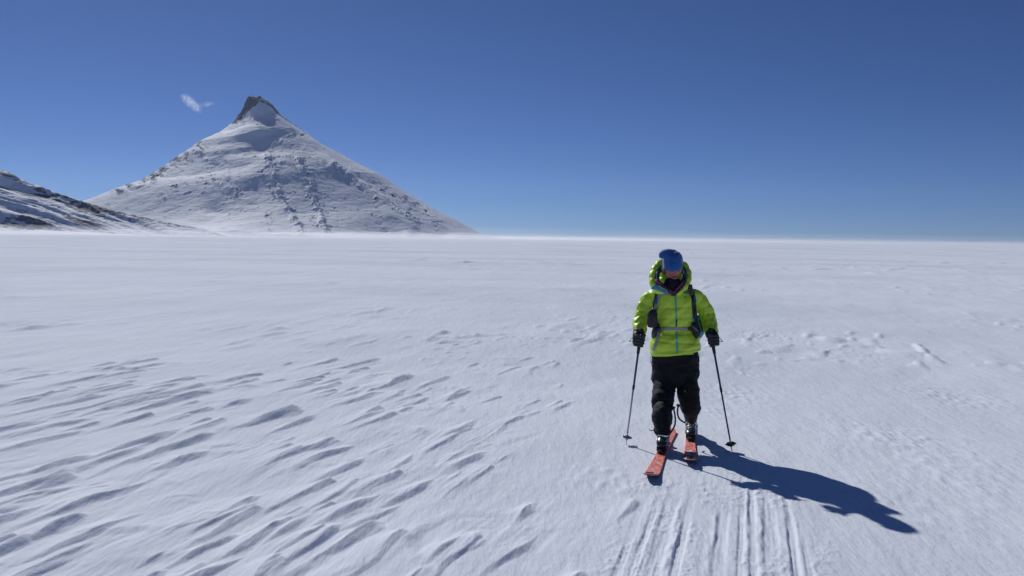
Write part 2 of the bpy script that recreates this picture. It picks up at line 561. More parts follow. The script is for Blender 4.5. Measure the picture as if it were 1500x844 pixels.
wave = perlin(FX / 15, FY / 4.5, 353) + .8 * perlin(FX / 4.5, FY / 2.6, 354)
ledge = np.zeros_like(H0)
for pts, w_, k in (([(393, 226), (400, 255), (408, 285), (424, 312), (440, 338)], 8, 1.0), ([(437, 236), (446, 262), (460, 290), (470, 318), (477, 338)], 9, 1.0),
                   ([(360, 226), (420, 232), (470, 240)], 5, .6), ([(400, 195), (450, 197)], 4, .6), ([(300, 235), (330, 240)], 7, .5), ([(300, 262), (335, 275), (345, 290)], 9, .6),
                   ([(490, 243), (520, 262), (560, 292), (610, 325)], 8, .7), ([(520, 250), (580, 285), (640, 322)], 6, .55), ([(225, 262), (262, 240), (300, 215)], 8, .6),
                   ([(240, 290), (262, 270)], 9, .6), ([(392, 315), (398, 335)], 6, .5), ([(545, 315), (560, 335)], 6, .5)):
    ledge = np.maximum(ledge, k * np.exp(-(line_dist(pts) / w_) ** 2))
ledge = ledge * smooth(wave, -.30, .2) + .34 * smooth(wave, .15, .6)
ledge = np.clip(ledge, 0, 1) * vis * smooth(rr, 60, 120)
ph = FY / (5.2 + 1.6 * perlin(FX / 40, FY / 30, 345)) + 0.8 * perlin(FX / 22, FY / 14, 346) + .4 * perlin(FX / 9, FY / 9, 347) + .022 * FX
fr = ph - np.floor(ph)
saw_ = np.where(fr < .76, fr / .76, (1 - fr) / .24)
H0 += ledge * 10.0 * (saw_ - .4) * (.55 + .6 * np.clip(wave + .3, 0, 1))
rock += 0.70 * smooth(ledge, .20, .5) * smooth(fr, .74, .82) * smooth(perlin(FX / 7, FY / 5, 349), -.05, .3)
H0 += front * 0.7 * fbm(mX / 24, mY / 20, 351, 4) + front * smooth(rr, 40, 150) * 1.6 * (ridged(mX / 60, mY / 26, 356, 4) - .5) * smooth(fbm(mX / 160, mY / 200, 357, 2), -.25, .3)
jag = perlin(mX / 16, mY / 16, 358) + .5 * perlin(mX / 7, mY / 7, 359)
# rock showing along the left skyline
ld = line_dist([(168, 280), (192, 274), (214, 266), (240, 250), (262, 236), (292, 214)])
rock += 0.62 * np.exp(-(ld / 8.5) ** 2) * smooth(perlin(FX / 12, FY / 7, 362) + .4 * jag, -.18, .2)
H0 += 7 * np.exp(-(ld / 6) ** 2) * (perlin(FX / 8, FY / 6, 363) + .3)
# craggy rims seen against the sky
rim = np.exp(-(dy / 38) ** 2)
crag = ridged(mX / 22, mY / 22, 361, 4)
riml = np.exp(-(np.minimum(dy, 0) / 85) ** 2)
rock += 0.35 * riml * (smooth(-dx, 220, 320) * (1 - smooth(-dx, 560, 660))) * smooth(crag, .45, .62)
rock += 0.50 * riml * smooth(-dx, 130, 160) * smooth(crag, .5, .7)
rock += 0.8 * rim * smooth(dx, 18, 30) * (1 - smooth(dx, 120, 150)) + 0.55 * rim * smooth(dx, 240, 600) * smooth(crag, .5, .7)
head = np.exp(-((dx + 42) / 38) ** 2 - (dy / 95) ** 2) * smooth(-dx, 2, 16) * smooth(rr, 0, 20)
tz = (H0.max() - H0) / 105.0
edge_x = np.interp(FY, [138, 150, 160, 170, 184], [386, 379, 369, 359, 343])
rk_top = smooth(edge_x - FX + 3 * jag, -1, 1.5) * (1 - smooth(tz, .9, 1.2)) * smooth(dy, -170, -120)
rk_r = np.exp(-(line_dist([(384, 146), (399, 156), (413, 169), (426, 183), (444, 197)]) / 4.2) ** 4) * smooth(dy, -120, -70)
rock += 0.62 * rk_r * smooth(crag + .3 * jag, .22, .42)
H0 += 4 * rk_r * (ridged(dx / 9, H0 / 12, 368, 3) - .4)
rock += 0.75 * rk_top * smooth(crag + .25 * jag, .24, .40)
H0 += 10 * rk_top * (ridged(dx / 9, H0 / 16, 367, 3) - .5)
tower = np.exp(-((dx + 12) / 8) ** 2 - (dy / 14) ** 2)
rock += .9 * tower
crag2 = ridged(dx / 13, dy / 13, 366, 3)
H0 += (1 - smooth((H0.max() - H0) / 120.0, .6, 1.2)) * smooth(-dx, -40, 0) * 9 * (crag2 - .6)
H0 += (rim * 7 + 22 * head) * (crag - .6) * smooth(rr, 5, 30) + 2 * tower
# snow apron at its left foot: the saddle between mountain and hillside
sad = np.interp(mX, [-2050, at(100, 0, 2700).x, at(140, 0, 2700).x, at(220, 0, 2700).x, at(300, 0, 2700).x, at(430, 0, 2700).x, 120],
                [100, 104, 96, 60, 27, -2, -12])
sad = sad - np.clip(2760 - mY, 0, 700) * 0.17 - np.clip(mY - 2760, 0, 700) * 0.03 + 2.5 * fbm(mX / 150, mY / 90, 371, 3)
k_ = 7.0
Hm = np.logaddexp(H0 / k_, sad / k_) * k_
rock *= smooth(H0 - sad, 2, 14)
mZ = Hm - smooth(2100 - mY, 0, 110) * 60 - smooth(mY, 3400, 3520) * 300 - smooth(mX, 20, 120) * 60
mountain = grid_mesh('mountain', mX, mY, mZ, M_MOUNT, attrs={'rock': rock}, flip=False)
props(mountain, label='pointed snow-covered mountain with rocky summit', kind='structure')

# ------------------------------------------------------------------ the rocky hillside at the left edge
HY = 1500.0
hp = [(-420, 150), (-300, 180), (-150, 205), (-60, 226), (0, 245), (14, 250), (30, 262), (45, 268), (60, 273), (80, 281), (100, 287), (118, 293),
      (135, 298), (160, 305), (180, 311), (205, 317), (230, 322), (250, 326), (270, 329), (298, 335), (330, 345), (380, 352)]
xh, zh = silhouette(hp, HY)
gx = np.arange(xh[0], xh[-1], 1.9); gy = np.concatenate([np.arange(1130, 1506, 2.1), np.arange(1506, 1700, 8)])
hX, hY = np.meshgrid(gx, gy)
top = np.interp(hX, xh, zh)
d = (HY - hY)
fall = np.where(d > 0, np.clip(1 - d / np.maximum(np.clip(top, 0, 200) * 2.5 + 12, 12), 0, 1), 1 - smooth(-d, -20, 200))
body = smooth(top, 2, 50) * smooth(d, -20, 30) * (1 - smooth(d, 200, 290))
h0 = top * fall
q = h0 + 0.31 * hX + 5 * perlin(hX / 90, d / 60, 404)
spurs = ridged(hX / 420, q / 26, 401, 3)
fine = ridged(hX / 260, q / 11, 405, 4)
hZ = h0 + body * (14 * (spurs - .6) + 5 * (fine - .6)) + 1.5 * (ridged(hX / 15, hY / 15, 409, 3) - .6) * smooth(top, 0, 15)
hZ += 7 * np.exp(-((hX + 880) / 120) ** 2 - ((d - 215) / 50) ** 2) + 5 * np.exp(-((hX + 700) / 90) ** 2 - ((d - 260) / 30) ** 2)
hZ = np.where(d > 320, hZ - (d - 320) * .3, hZ) - smooth(hX, xh[-1] - 60, xh[-1]) * 8
blot = smooth(fbm(hX / 180, q / 16, 416, 3), -.12, .35)
rk = (0.08 + .44 * smooth(fine, .55, .76)) * blot * smooth(top * fall, 1, 12)
rk += 0.50 * np.exp(-((d - 4) / 16) ** 2) * smooth(ridged(hX / 40, hY / 20, 419, 3), .4, .62)
rk += 0.35 * smooth(-880 - hX + 300, 0, 200) * np.exp(-((d - 60) / 50) ** 2) * blot
hZ = np.maximum(hZ, -40)
rk = rk * (.62 + .8 * smooth(perlin(hX / 11, q / 2.2, 421) + .6 * perlin(hX / 4, q / 1.2, 422), -.25, .3))
hillside = grid_mesh('hillside', hX, hY, hZ - 1.0, M_MOUNT, attrs={'rock': rk}, flip=False)
props(hillside, label='rocky snow-streaked hillside at the left edge', kind='structure')
# ------------------------------------------------------------------ mesh helpers for the skier and the gear
X1 = Vector((1, 0, 0)); Y1 = Vector((0, 1, 0)); Z1 = Vector((0, 0, 1))
PXM = lambda Y: Y / F_PX           # metres per photograph pixel at distance Y


def catmull(P, n):
    """P: list of equal-length tuples; returns smooth samples"""
    A = np.array([list(p) for p in P], dtype=float)
    A = np.vstack([2 * A[0] - A[1], A, 2 * A[-1] - A[-2]])
    out = []
    for i in range(1, len(A) - 2):
        for k in range(n):
            t = k / n
            p0, p1, p2, p3 = A[i - 1], A[i], A[i + 1], A[i + 2]
            out.append(0.5 * (2 * p1 + (p2 - p0) * t + (2 * p0 - 5 * p1 + 4 * p2 - p3) * t * t + (3 * p1 - p0 - 3 * p2 + p3) * t ** 3))
    out.append(A[-2])
    return np.array(out)


def tube(bm, P, n=20, sub=5, ref=X1, mod=None, cap=True, closed=False, capk=.35):
    """P: (x, y, z, a, b): a = half width along ref, b = half depth; mod(s, i, theta) -> added radius"""
    S = catmull(P, sub) if sub > 1 else np.array([list(p) for p in P], dtype=float)
    rings = []
    L = 0
    for i, q in enumerate(S):
        p = Vector(q[:3])
        a = Vector(S[min(i + 1, len(S) - 1)][:3]) - Vector(S[max(i - 1, 0)][:3])
        T = a.normalized()
        A = (ref - T * ref.dot(T))
        A = A.normalized() if A.length > 1e-4 else Y1.copy()
        B = T.cross(A)
        if i: L += (p - Vector(S[i - 1][:3])).length
        ring = []
        for k in range(n):
            th = 2 * math.pi * k / n
            e = mod(L, i / (len(S) - 1), th) if mod else 0.0
            ring.append(bm.verts.new(p + A * (math.cos(th) * (q[3] + e)) + B * (math.sin(th) * (q[4] + e))))
        rings.append(ring)
    for r1, r2 in zip(rings[:-1], rings[1:]):
        for k in range(n):
            bm.faces.new((r1[k], r1[(k + 1) % n], r2[(k + 1) % n], r2[k]))
    if closed:
        r1, r2 = rings[-1], rings[0]
        for k in range(n): bm.faces.new((r1[k], r1[(k + 1) % n], r2[(k + 1) % n], r2[k]))
    elif cap:
        for ring, s, q in ((rings[0], -1, S[0]), (rings[-1], 1, S[-1])):
            c = sum((v.co for v in ring), Vector()) / n
            d = (Vector(S[1][:3]) - Vector(S[0][:3])) if s < 0 else (Vector(S[-1][:3]) - Vector(S[-2][:3]))
            inner = [bm.verts.new(c + (v.co - c) * 0.7 + d.normalized() * s * min(q[3], q[4]) * capk) for v in ring]
            for k in range(n):
                f = (ring[k], ring[(k + 1) % n], inner[(k + 1) % n], inner[k])
                bm.faces.new(f if s > 0 else f[::-1])
            bm.faces.new(inner if s > 0 else inner[::-1])
    return rings


def ball(bm, c, r, rot=None, seg=20):
    m = Matrix.Translation(c) @ (rot or Matrix()) @ Matrix.Diagonal((*r, 1))
    bmesh.ops.create_uvsphere(bm, u_segments=seg, v_segments=seg // 2 + 2, radius=1, matrix=m)


def box(bm, c, s, rot=None, bevel=0.0):
    m = Matrix.Translation(c) @ (rot.to_4x4() if rot is not None else Matrix()) @ Matrix.Diagonal((*s, 1))
    r = bmesh.ops.create_cube(bm, size=1, matrix=m)
    if bevel:
        es = list({e for v in r['verts'] for e in v.link_edges})
        bmesh.ops.bevel(bm, geom=es, offset=bevel, segments=3, profile=0.5, affect='EDGES')


def finish(name, bm, mat, root, parent=None, smooth_=True, org=None):
    """mesh object whose vertices are given in world metres; root carries the thing's origin"""
    bmesh.ops.recalc_face_normals(bm, faces=bm.faces)
    me = bpy.data.meshes.new(name)
    bm.to_mesh(me); bm.free()
    return finish_mesh(name, me, mat, root, parent, smooth_, org)


def finish_mesh(name, me, mat, root, parent=None, smooth_=True, org=None):
    o_ = org if org is not None else root['_org']
    me.transform(Matrix.Translation(-Vector(o_)))
    if smooth_: me.polygons.foreach_set('use_smooth', [True] * len(me.polygons))
    if mat is not None:
        me.materials.clear(); me.materials.append(mat)
    o = bpy.data.objects.new(name, me); col.objects.link(o)
    par = parent or root
    if par is not None and not isinstance(par, dict): o.parent = par
    elif isinstance(par, dict): o.parent = par['obj']
    return o


def thing(name, org, label, category, group=None):
    o = bpy.data.objects.new(name, None); col.objects.link(o)
    o.empty_display_size = 0.1
    o.location = org
    props(o, label, category, group)
    return {'obj': o, '_org': Vector(org)}


def skin(bm, voxel, iters=2, wrinkle=None, factor=0.5):
    """weld overlapping closed shapes into one continuous surface; returns a mesh"""
    bmesh.ops.recalc_face_normals(bm, faces=bm.faces)
    me = bpy.data.meshes.new('tmp'); bm.to_mesh(me); bm.free()
    o = bpy.data.objects.new('tmp', me); col.objects.link(o)
    r = o.modifiers.new('r', 'REMESH'); r.mode = 'VOXEL'; r.voxel_size = voxel; r.adaptivity = 0
    s = o.modifiers.new('s', 'SMOOTH'); s.iterations = iters; s.factor = factor
    dg = bpy.context.evaluated_depsgraph_get(); dg.update()
    out = bpy.data.meshes.new_from_object(o.evaluated_get(dg))
    bpy.data.objects.remove(o); bpy.data.meshes.remove(me)
    if wrinkle:
        n = len(out.vertices)
        co = np.empty(n * 3, np.float32); out.vertices.foreach_get('co', co); co = co.reshape(-1, 3)
        nn = np.empty(n * 3, np.float32); out.vertices.foreach_get('normal', nn); nn = nn.reshape(-1, 3)
        d = wrinkle(co[:, 0].astype(float), co[:, 1].astype(float), co[:, 2].astype(float))
        co = co + nn * d[:, None].astype(np.float32)
        out.vertices.foreach_set('co', co.astype(np.float32).ravel()); out.update()
    return out


def rings_px(rows):
    """rows (py, left px, right px, Y, half depth) -> tube points"""
    out = []
    for py, l, r, Y, b in rows:
        c = at((l + r) / 2, py, Y)
        out.append((c.x, c.y, c.z, (r - l) / 2 * PXM(Y), b))
    return out


def pts_px(rows):
    """rows (px, py, Y, radius[, radius b])"""
    out = []
    for q in rows:
        c = at(q[0], q[1], q[2])
        out.append((c.x, c.y, c.z, q[3], q[4] if len(q) > 4 else q[3]))
    return out


def ribbon(bm, pts, nrm, width, thick=0.003, sub=5):
    """flat webbing along points; nrm: outward normals"""
    S = catmull([(*p, *n) for p, n in zip(pts, nrm)], sub)
    prev = None
    for i, q in enumerate(S):
        p = Vector(q[:3]); N = Vector(q[3:6]).normalized()
        T = (Vector(S[min(i + 1, len(S) - 1)][:3]) - Vector(S[max(i - 1, 0)][:3])).normalized()
        B = T.cross(N).normalized()
        r = [bm.verts.new(p + B * sx * width / 2 + N * sz) for sx, sz in ((-1, 0), (-1, thick), (1, thick), (1, 0))]
        if prev:
            for k in range(4): bm.faces.new((prev[k], prev[(k + 1) % 4], r[(k + 1) % 4], r[k]))
        else: bm.faces.new(r[::-1])
        prev = r
    bm.faces.new(prev)


def frame(origin, fwd_, up=Z1):
    """4x4: local -Y looks along fwd_, local Z about up"""
    y = -fwd_.normalized(); x = y.cross(up).normalized(); z = x.cross(y).normalized()
    m = Matrix((x, y, z)).transposed().to_4x4(); m.translation = origin
    return m
# ------------------------------------------------------------------ materials of the skier
M_JACKET = Mat('green_down_jacket')
_n = M_JACKET.noise(14, 4, 0.6)
M_JACKET.l(M_JACKET.mix(M_JACKET.ramp(_n, [(0.3, 0.0), (0.7, 1.0)]), (0.50, 0.73, 0.045), (0.57, 0.80, 0.052)), M_JACKET.b.inputs['Base Color'])
M_JACKET.b.inputs['Roughness'].default_value = 0.42
M_JACKET.b.inputs['Specular IOR Level'].default_value = 0.5
_b1 = M_JACKET.bump(M_JACKET.noise(26, 4, 0.6, stretch=(1.6, 1, 0.6)), 0.25, 0.010)
M_JACKET.l(M_JACKET.bump(M_JACKET.noise(95, 3, 0.6, stretch=(0.6, 1, 1.6)), 0.35, 0.004, _b1), M_JACKET.b.inputs['Normal'])
M_JACKET = M_JACKET.m
M_TEAL = plain('teal_fabric', (0.03, 0.25, 0.36), 0.55, var=.2, bump=.3)
M_TEALD = plain('dark_teal_lining', (0.012, 0.07, 0.11), 0.6, var=.3, bump=.4, bscale=40)
M_ZIP = plain('teal_zip', (0.04, 0.38, 0.46), 0.5, var=.15)
M_HAT = plain('blue_knit', (0.005, 0.085, 0.32), 0.85, var=.15, vscale=60, bump=.5, bscale=220, sheen=.3)
M_TROUSER = plain('black_trouser_fabric', (0.0045, 0.005, 0.0075), 0.8, var=.3, bump=.5, bscale=45, spec=.35)
M_BLACK = plain('black_nylon', (0.014, 0.014, 0.018), 0.6, var=.3, bump=.4, bscale=70)
M_GLOVE = plain('black_glove_leather', (0.016, 0.016, 0.020), 0.55, var=.4, bump=.5, bscale=55)
M_PURPLE = plain('dark_purple_fleece', (0.018, 0.011, 0.030), 0.9, var=.3, bump=.5, bscale=60)
M_PINK = plain('magenta_piping', (0.42, 0.02, 0.16), 0.6, var=.15)
M_GREY = plain('grey_webbing', (0.30, 0.31, 0.34), 0.7, var=.15, bump=.3, bscale=300)
M_BLUES = plain('blue_strap_fabric', (0.03, 0.10, 0.24), 0.7, var=.2, bump=.3)
M_BOOT = plain('dark_boot_plastic', (0.035, 0.038, 0.045), 0.30, var=.3, vscale=20)
M_BOOTL = plain('light_boot_plastic', (0.50, 0.52, 0.56), 0.28, var=.2, vscale=20)
M_METAL = plain('brushed_metal', (0.55, 0.56, 0.58), 0.30, metal=1.0, var=.15)
M_RUBBER = plain('black_rubber', (0.015, 0.015, 0.016), 0.8, var=.3)
M_LIP = plain('lips', (0.32, 0.10, 0.09), 0.5, var=.1)
M_EYE = plain('eye_white', (0.30, 0.27, 0.25), 0.25, var=.05)
M_IRIS = plain('iris', (0.03, 0.04, 0.05), 0.2, var=.05)
M_HAIR = plain('dark_blond_hair', (0.16, 0.10, 0.05), 0.6, var=.4, vscale=200)


def skin_mat():
    m = Mat('wind_reddened_skin')
    c = m.mix(m.ramp(m.noise(22, 4, .6), [(.35, 0.0), (.7, 1.0)]), (0.40, 0.165, 0.125), (0.47, 0.19, 0.15))
    m.l(c, m.b.inputs['Base Color'])
    m.b.inputs['Roughness'].default_value = 0.5
    m.b.inputs['Subsurface Weight'].default_value = 0.15
    m.b.inputs['Subsurface Radius'].default_value = (0.01, 0.004, 0.002)
    m.l(m.bump(m.noise(240, 3), .3, .001), m.b.inputs['Normal'])
    return m.m


M_SKIN = skin_mat()

# ------------------------------------------------------------------ body (one continuous surface)
G_L = on_ground(968.5, 661, 0.04)        # toe of the boot at the left of the picture
G_R = on_ground(1011.5, 642.5, 0.04)
P_ORG = Vector(((G_L.x + G_R.x) / 2, (G_L.y + G_R.y) / 2 + .1, 0))
HD = at(985.5, 391.5, 6.99)              # head centre
HROT = Matrix.Rotation(R(14), 4, 'X') @ Matrix.Rotation(R(3), 4, 'Z')


def head_pt(x, y, z):
    return HD + (HROT @ Vector((x, y, z)))


bm = bmesh.new()
# head: sculpted from directions
nu, nv = 56, 44
vs = []
for j in range(nv + 1):
    ph = math.pi * j / nv
    row = []
    for i in range(nu):
        th = 2 * math.pi * i / nu
        dx_, dy_, dz_ = math.sin(ph) * math.sin(th), -math.sin(ph) * math.cos(th), math.cos(ph)
        ax, ay, az = 0.077, 0.098, 0.120
        x, y, z = dx_ * ax, dy_ * ay, dz_ * az
        if z < 0:
            k = -z / az
            x *= 1 - 0.30 * k ** 1.6
            if y < 0: y *= 1 - 0.05 * k
            else: y *= 1 - 0.45 * k
        f = max(0.0, -dy_)
        g = lambda cx, cz, sx, sz: math.exp(-((x - cx) / sx) ** 2 - ((z - cz) / sz) ** 2) * (1 if dy_ < 0 else 0)
        d = 0.0
        d += 0.021 * g(0, -0.036, .012, .015) + 0.012 * g(0, -0.015, .009, .022)
        d -= 0.011 * (g(.031, -.002, .019, .012) + g(-.031, -.002, .019, .012))
        d += 0.005 * g(0, .022, .05, .012)
        d += 0.007 * (g(.042, -.030, .020, .018) + g(-.042, -.030, .020, .018))
        d += 0.006 * g(0, -.066, .024, .006) + 0.006 * g(0, -.078, .020, .006) - 0.005 * g(0, -.072, .026, .0035)
        d += 0.010 * g(0, -.104, .022, .015) - 0.004 * g(0, -.090, .025, .006)
        y -= d
        row.append(head_pt(x, y, z))
        if j in (0, nv): break
    vs.append([bm.verts.new(p) for p in row])
for j in range(nv):
    for i in range(nu):
        i2 = (i + 1) % nu
        if j == 0: bm.faces.new((vs[0][0], vs[1][i], vs[1][i2]))
        elif j == nv - 1: bm.faces.new((vs[j][i], vs[j + 1][0], vs[j][i2]))
        else: bm.faces.new((vs[j][i], vs[j + 1][i], vs[j + 1][i2], vs[j][i2]))
for s in (-1, 1):                                        # ears
    ball(bm, head_pt(s * .077, .012, -.018), (.012, .022, .032))
# neck, trunk and limbs under the clothing
tube(bm, pts_px([(986, 400, 7.03, .052), (987, 416, 7.07, .052), (988, 424, 7.09, .060)]), 16, 4)
tube(bm, rings_px([(420, 978, 998, 7.08, .06), (430, 968, 1010, 7.08, .09), (450, 965, 1014, 7.08, .11), (478, 969, 1012, 7.08, .095),
                   (505, 965, 1014, 7.08, .11), (545, 966, 1014, 7.08, .10)]), 20, 4)
ARM_L = [(966, 436, 7.09), (948, 443, 7.10), (941, 462, 7.10), (937, 480, 7.00), (938, 494, 6.93)]
ARM_R = [(1013, 436, 7.09), (1027, 446, 7.10), (1036, 464, 7.10), (1041, 480, 7.00), (1043, 494, 6.93)]
for arm in (ARM_L, ARM_R):
    tube(bm, pts_px([(*p, r) for p, r in zip(arm, (.050, .050, .043, .036, .030))]), 14, 4)
    e = at(*arm[-1])
    ball(bm, e + Vector((0, -.02, -.035)), (.022, .035, .04))
LEG_L = [(972, 540, 7.07, .085), (971, 575, 7.01, .066), (970, 592, 6.90, .056), (970, 612, 6.83, .052), (970, 634, 6.79, .040), (969, 648, 6.78, .036), (968, 653, 6.72, .034), (968, 658, 6.64, .026)]
LEG_R = [(1006, 540, 7.07, .085), (1008, 575, 7.04, .066), (1010, 592, 7.06, .056), (1011, 606, 7.22, .050), (1011, 618, 7.36, .040), (1011, 622, 7.42, .036), (1011, 630, 7.35, .034), (1011, 638, 7.24, .026)]
for leg in (LEG_L, LEG_R):
    tube(bm, pts_px(leg), 14, 4)
me = skin(bm, 0.0048, 1)
person = finish_mesh('person', me, M_SKIN, None, None, org=P_ORG)
person.location = P_ORG
props(person, label='skier in lime green down jacket, blue hat and black trousers walking on red skis', category='person')
PR = {'obj': person, '_org': P_ORG}

for s in (-1, 1):
    bm = bmesh.new(); ball(bm, head_pt(s * .031, -.0745, -.003), (.0115, .0115, .0095))
    ey = finish('eye', bm, M_EYE, PR)
    bm = bmesh.new(); ball(bm, head_pt(s * .031, -.083, -.006), (.0055, .004, .0050))
    finish('iris', bm, M_IRIS, PR, ey)
bm = bmesh.new()
tube(bm, [(*head_pt(x, -.0955 - .004 * (1 - (x / .03) ** 2), -.0685 + .004 * abs(x / .03) ** 1.5), .0035, .0042) for x in (-.027, -.014, 0, .014, .027)], 8, 4, ref=Z1)
tube(bm, [(*head_pt(x, -.0955 - .004 * (1 - (x / .03) ** 2), -.0775 + .010 * abs(x / .03) ** 1.5), .0038, .0042) for x in (-.026, -.013, 0, .013, .026)], 8, 4, ref=Z1)
finish('lips', bm, M_LIP, PR)
bm = bmesh.new()
tube(bm, [(*head_pt(x, -.0975 - .002 * (1 - (x / .03) ** 2), -.073 + .006 * abs(x / .03) ** 1.5), .0028, .0022) for x in (-.019, -.01, 0, .01, .019)], 8, 4, ref=Z1)
finish('teeth', bm, plain('teeth', (0.5, 0.48, 0.42), .3, var=.05), PR)
for s in (-1, 1):
    bm = bmesh.new()
    for k in range(5):
        x = s * (.066 + .004 * k); y0 = -.03 + .014 * k
        tube(bm, [(*head_pt(x, y0, .03), .006, .006), (*head_pt(x + s * .004, y0 + .004, -.02), .007, .007), (*head_pt(x, y0 + .01, -.06 - .008 * (k % 3)), .003, .003)], 6, 4)
    finish('hair', bm, M_HAIR, PR)

# ------------------------------------------------------------------ jacket
SEAMS = [424, 435, 448, 463, 478, 487, 499, 510, 521]


def puff(py, pitch_list=SEAMS, amp=.008, w=2.0):
    d = min(abs(py - s) for s in pitch_list)
    return amp * (1 - math.exp(-(d / w) ** 1.3)) - amp * .55


ROWS = [(516.5, 954, 1025, 7.08, .170), (514, 952.5, 1026, 7.08, .180), (507, 952, 1026, 7.08, .185), (498, 954, 1025, 7.08, .180), (489, 958, 1022, 7.08, .165),
        (482.5, 962, 1018, 7.08, .148), (475, 960, 1020, 7.08, .160), (462, 959, 1021, 7.08, .170), (448, 959, 1020, 7.08, .170),
        (438, 958, 1019, 7.08, .160), (431, 961, 1016, 7.09, .140), (425, 967, 1010, 7.09, .110), (419, 973, 1003, 7.08, .085)]
bm = bmesh.new()
_rp = rings_px(ROWS); _S = catmull([(r[0],) for r in ROWS], 7)
_py = [float(v[0]) for v in _S]


def torso_mod(L, s, th):
    i = s * (len(_py) - 1)
    py = _py[int(round(i))]
    return puff(py) + abs(math.sin(th)) * (.004 * math.sin(th * 5 + py * .3) + .002 * math.sin(th * 11 + py * .5))


tube(bm, _rp, 48, 7, mod=torso_mod, capk=.05)


def sleeve(P, pitch, seed):
    rnd = random.Random(seed)
    ph = [rnd.uniform(0, 6) for _ in range(4)]

    def md(L, s, th):
        q = (L / pitch) % 1.0
        d = min(q, 1 - q) * pitch
        return .008 * (1 - math.exp(-(d / .010) ** 1.2)) - .004 + .002 * math.sin(th * 3 + L * 30 + ph[0]) + .0025 * math.sin(th * 7 - L * 55 + ph[1])
    tube(bm, pts_px(P), 28, 8, mod=md)


SL_L = [(968, 434, 7.09, .072), (956, 437, 7.10, .072), (948.5, 442, 7.11, .068), (943.5, 451, 7.11, .064), (940, 464, 7.09, .062), (937.5, 477, 7.03, .062), (937, 486, 6.97, .056), (937.5, 491, 6.94, .045)]
SL_R = [(1011, 434, 7.09, .072), (1019, 437, 7.10, .070), (1026, 443, 7.11, .068), (1032.5, 453, 7.11, .066), (1037.5, 466, 7.09, .064), (1040.5, 478, 7.03, .062), (1042, 486, 6.97, .056), (1043, 491, 6.94, .045)]
sleeve(SL_L, .078, 1); sleeve(SL_R, .082, 2)


def jacket_wr(x, y, z):
    return 0.0024 * perlin(x * 9 + y * 9, z * 13, 501) + 0.0014 * perlin(x * 38 + y * 20, z * 46, 502) + .0015 * perlin(x * 80, z * 30 + y * 60, 503)


me = skin(bm, 0.0055, 1, jacket_wr)
bmj = bmesh.new(); bmj.from_mesh(me); BV = BVHTree.FromBMesh(bmj); bmj.free()
jacket = finish_mesh('jacket', me, M_JACKET, PR)


def surf(px, py, off=0.0, bv=None):
    """point and normal where the line of sight through a photograph pixel meets the jacket front"""
    o_ = Vector((0, 0, CAM_H)); d = ray(px, py).normalized()
    h = (bv or BV).ray_cast(o_, d)
    if h[0] is None: return at(px, py, 6.95), Vector((0, -1, 0))
    nrm = h[1] if h[1].dot(d) < 0 else -h[1]
    nrm = (nrm * .5 + Vector((0, -1, 0.0)) * .5).normalized()
    return h[0] + nrm * off, nrm


def strap(name, pix, width, mat, root, parent=None, off=.004, thick=.004, sub=4):
    bm = bmesh.new(); P, N = [], []
    for px, py in pix:
        p, n = surf(px, py, off); P.append(p); N.append(n)
    ribbon(bm, P, N, width, thick, sub)
    return finish(name, bm, mat, root, parent, smooth_=False)


strap('zip', [(989, 432), (989.5, 440), (990, 448), (990.5, 457), (990.7, 466), (990.3, 474), (990.2, 479)], .011, M_ZIP, PR, jacket, off=.002)
strap('zip', [(990.5, 486), (991, 494), (991.5, 502), (992, 510), (992, 515), (992, 517)], .014, M_ZIP, PR, jacket, off=.002)
strap('zip_flap', [(991.2, 468), (991, 474), (990.5, 479)], .008, M_BLACK, PR, jacket, off=.0055, thick=.002)
strap('side_panel', [(1013.5, 466), (1015.5, 471), (1015.5, 476)], .018, M_ZIP, PR, jacket, off=.002)
strap('side_panel', [(963.5, 470), (963.5, 476), (964.5, 480)], .014, M_ZIP, PR, jacket, off=.002)
bm = bmesh.new()
p, n_ = surf(1003.5, 436, .004)
box(bm, p, (.017, .003, .007), bevel=.001)
box(bm, p + Vector((.004, -.002, .004)), (.006, .002, .004))
finish('chest_logo', bm, M_BLACK, PR, jacket, smooth_=False)
# cuffs
for P in (SL_L, SL_R):
    bm = bmesh.new(); tube(bm, pts_px([(P[-2][0], P[-2][1] + 1, P[-2][2], .050), (P[-1][0], P[-1][1], P[-1][2], .047), (P[-1][0], P[-1][1] + 2, P[-1][2] - .01, .044)]), 20, 3)
    finish('cuff', bm, M_JACKET, PR, jacket)
# hem drawcord
strap('hem', [(960, 518.5), (972, 518.8), (984, 519), (992, 519), (1004, 518.8), (1016, 518.3)], .010, M_JACKET, PR, jacket, off=.0)

# hood: a fat roll that stands round the head, its pouch behind, a dark lining inside
bm = bmesh.new()


def hood_mod(L, s, th):
    q = (L / .085) % 1.0
    d = min(q, 1 - q) * .085
    return .010 * (1 - math.exp(-(d / .014) ** 1.2)) - .005


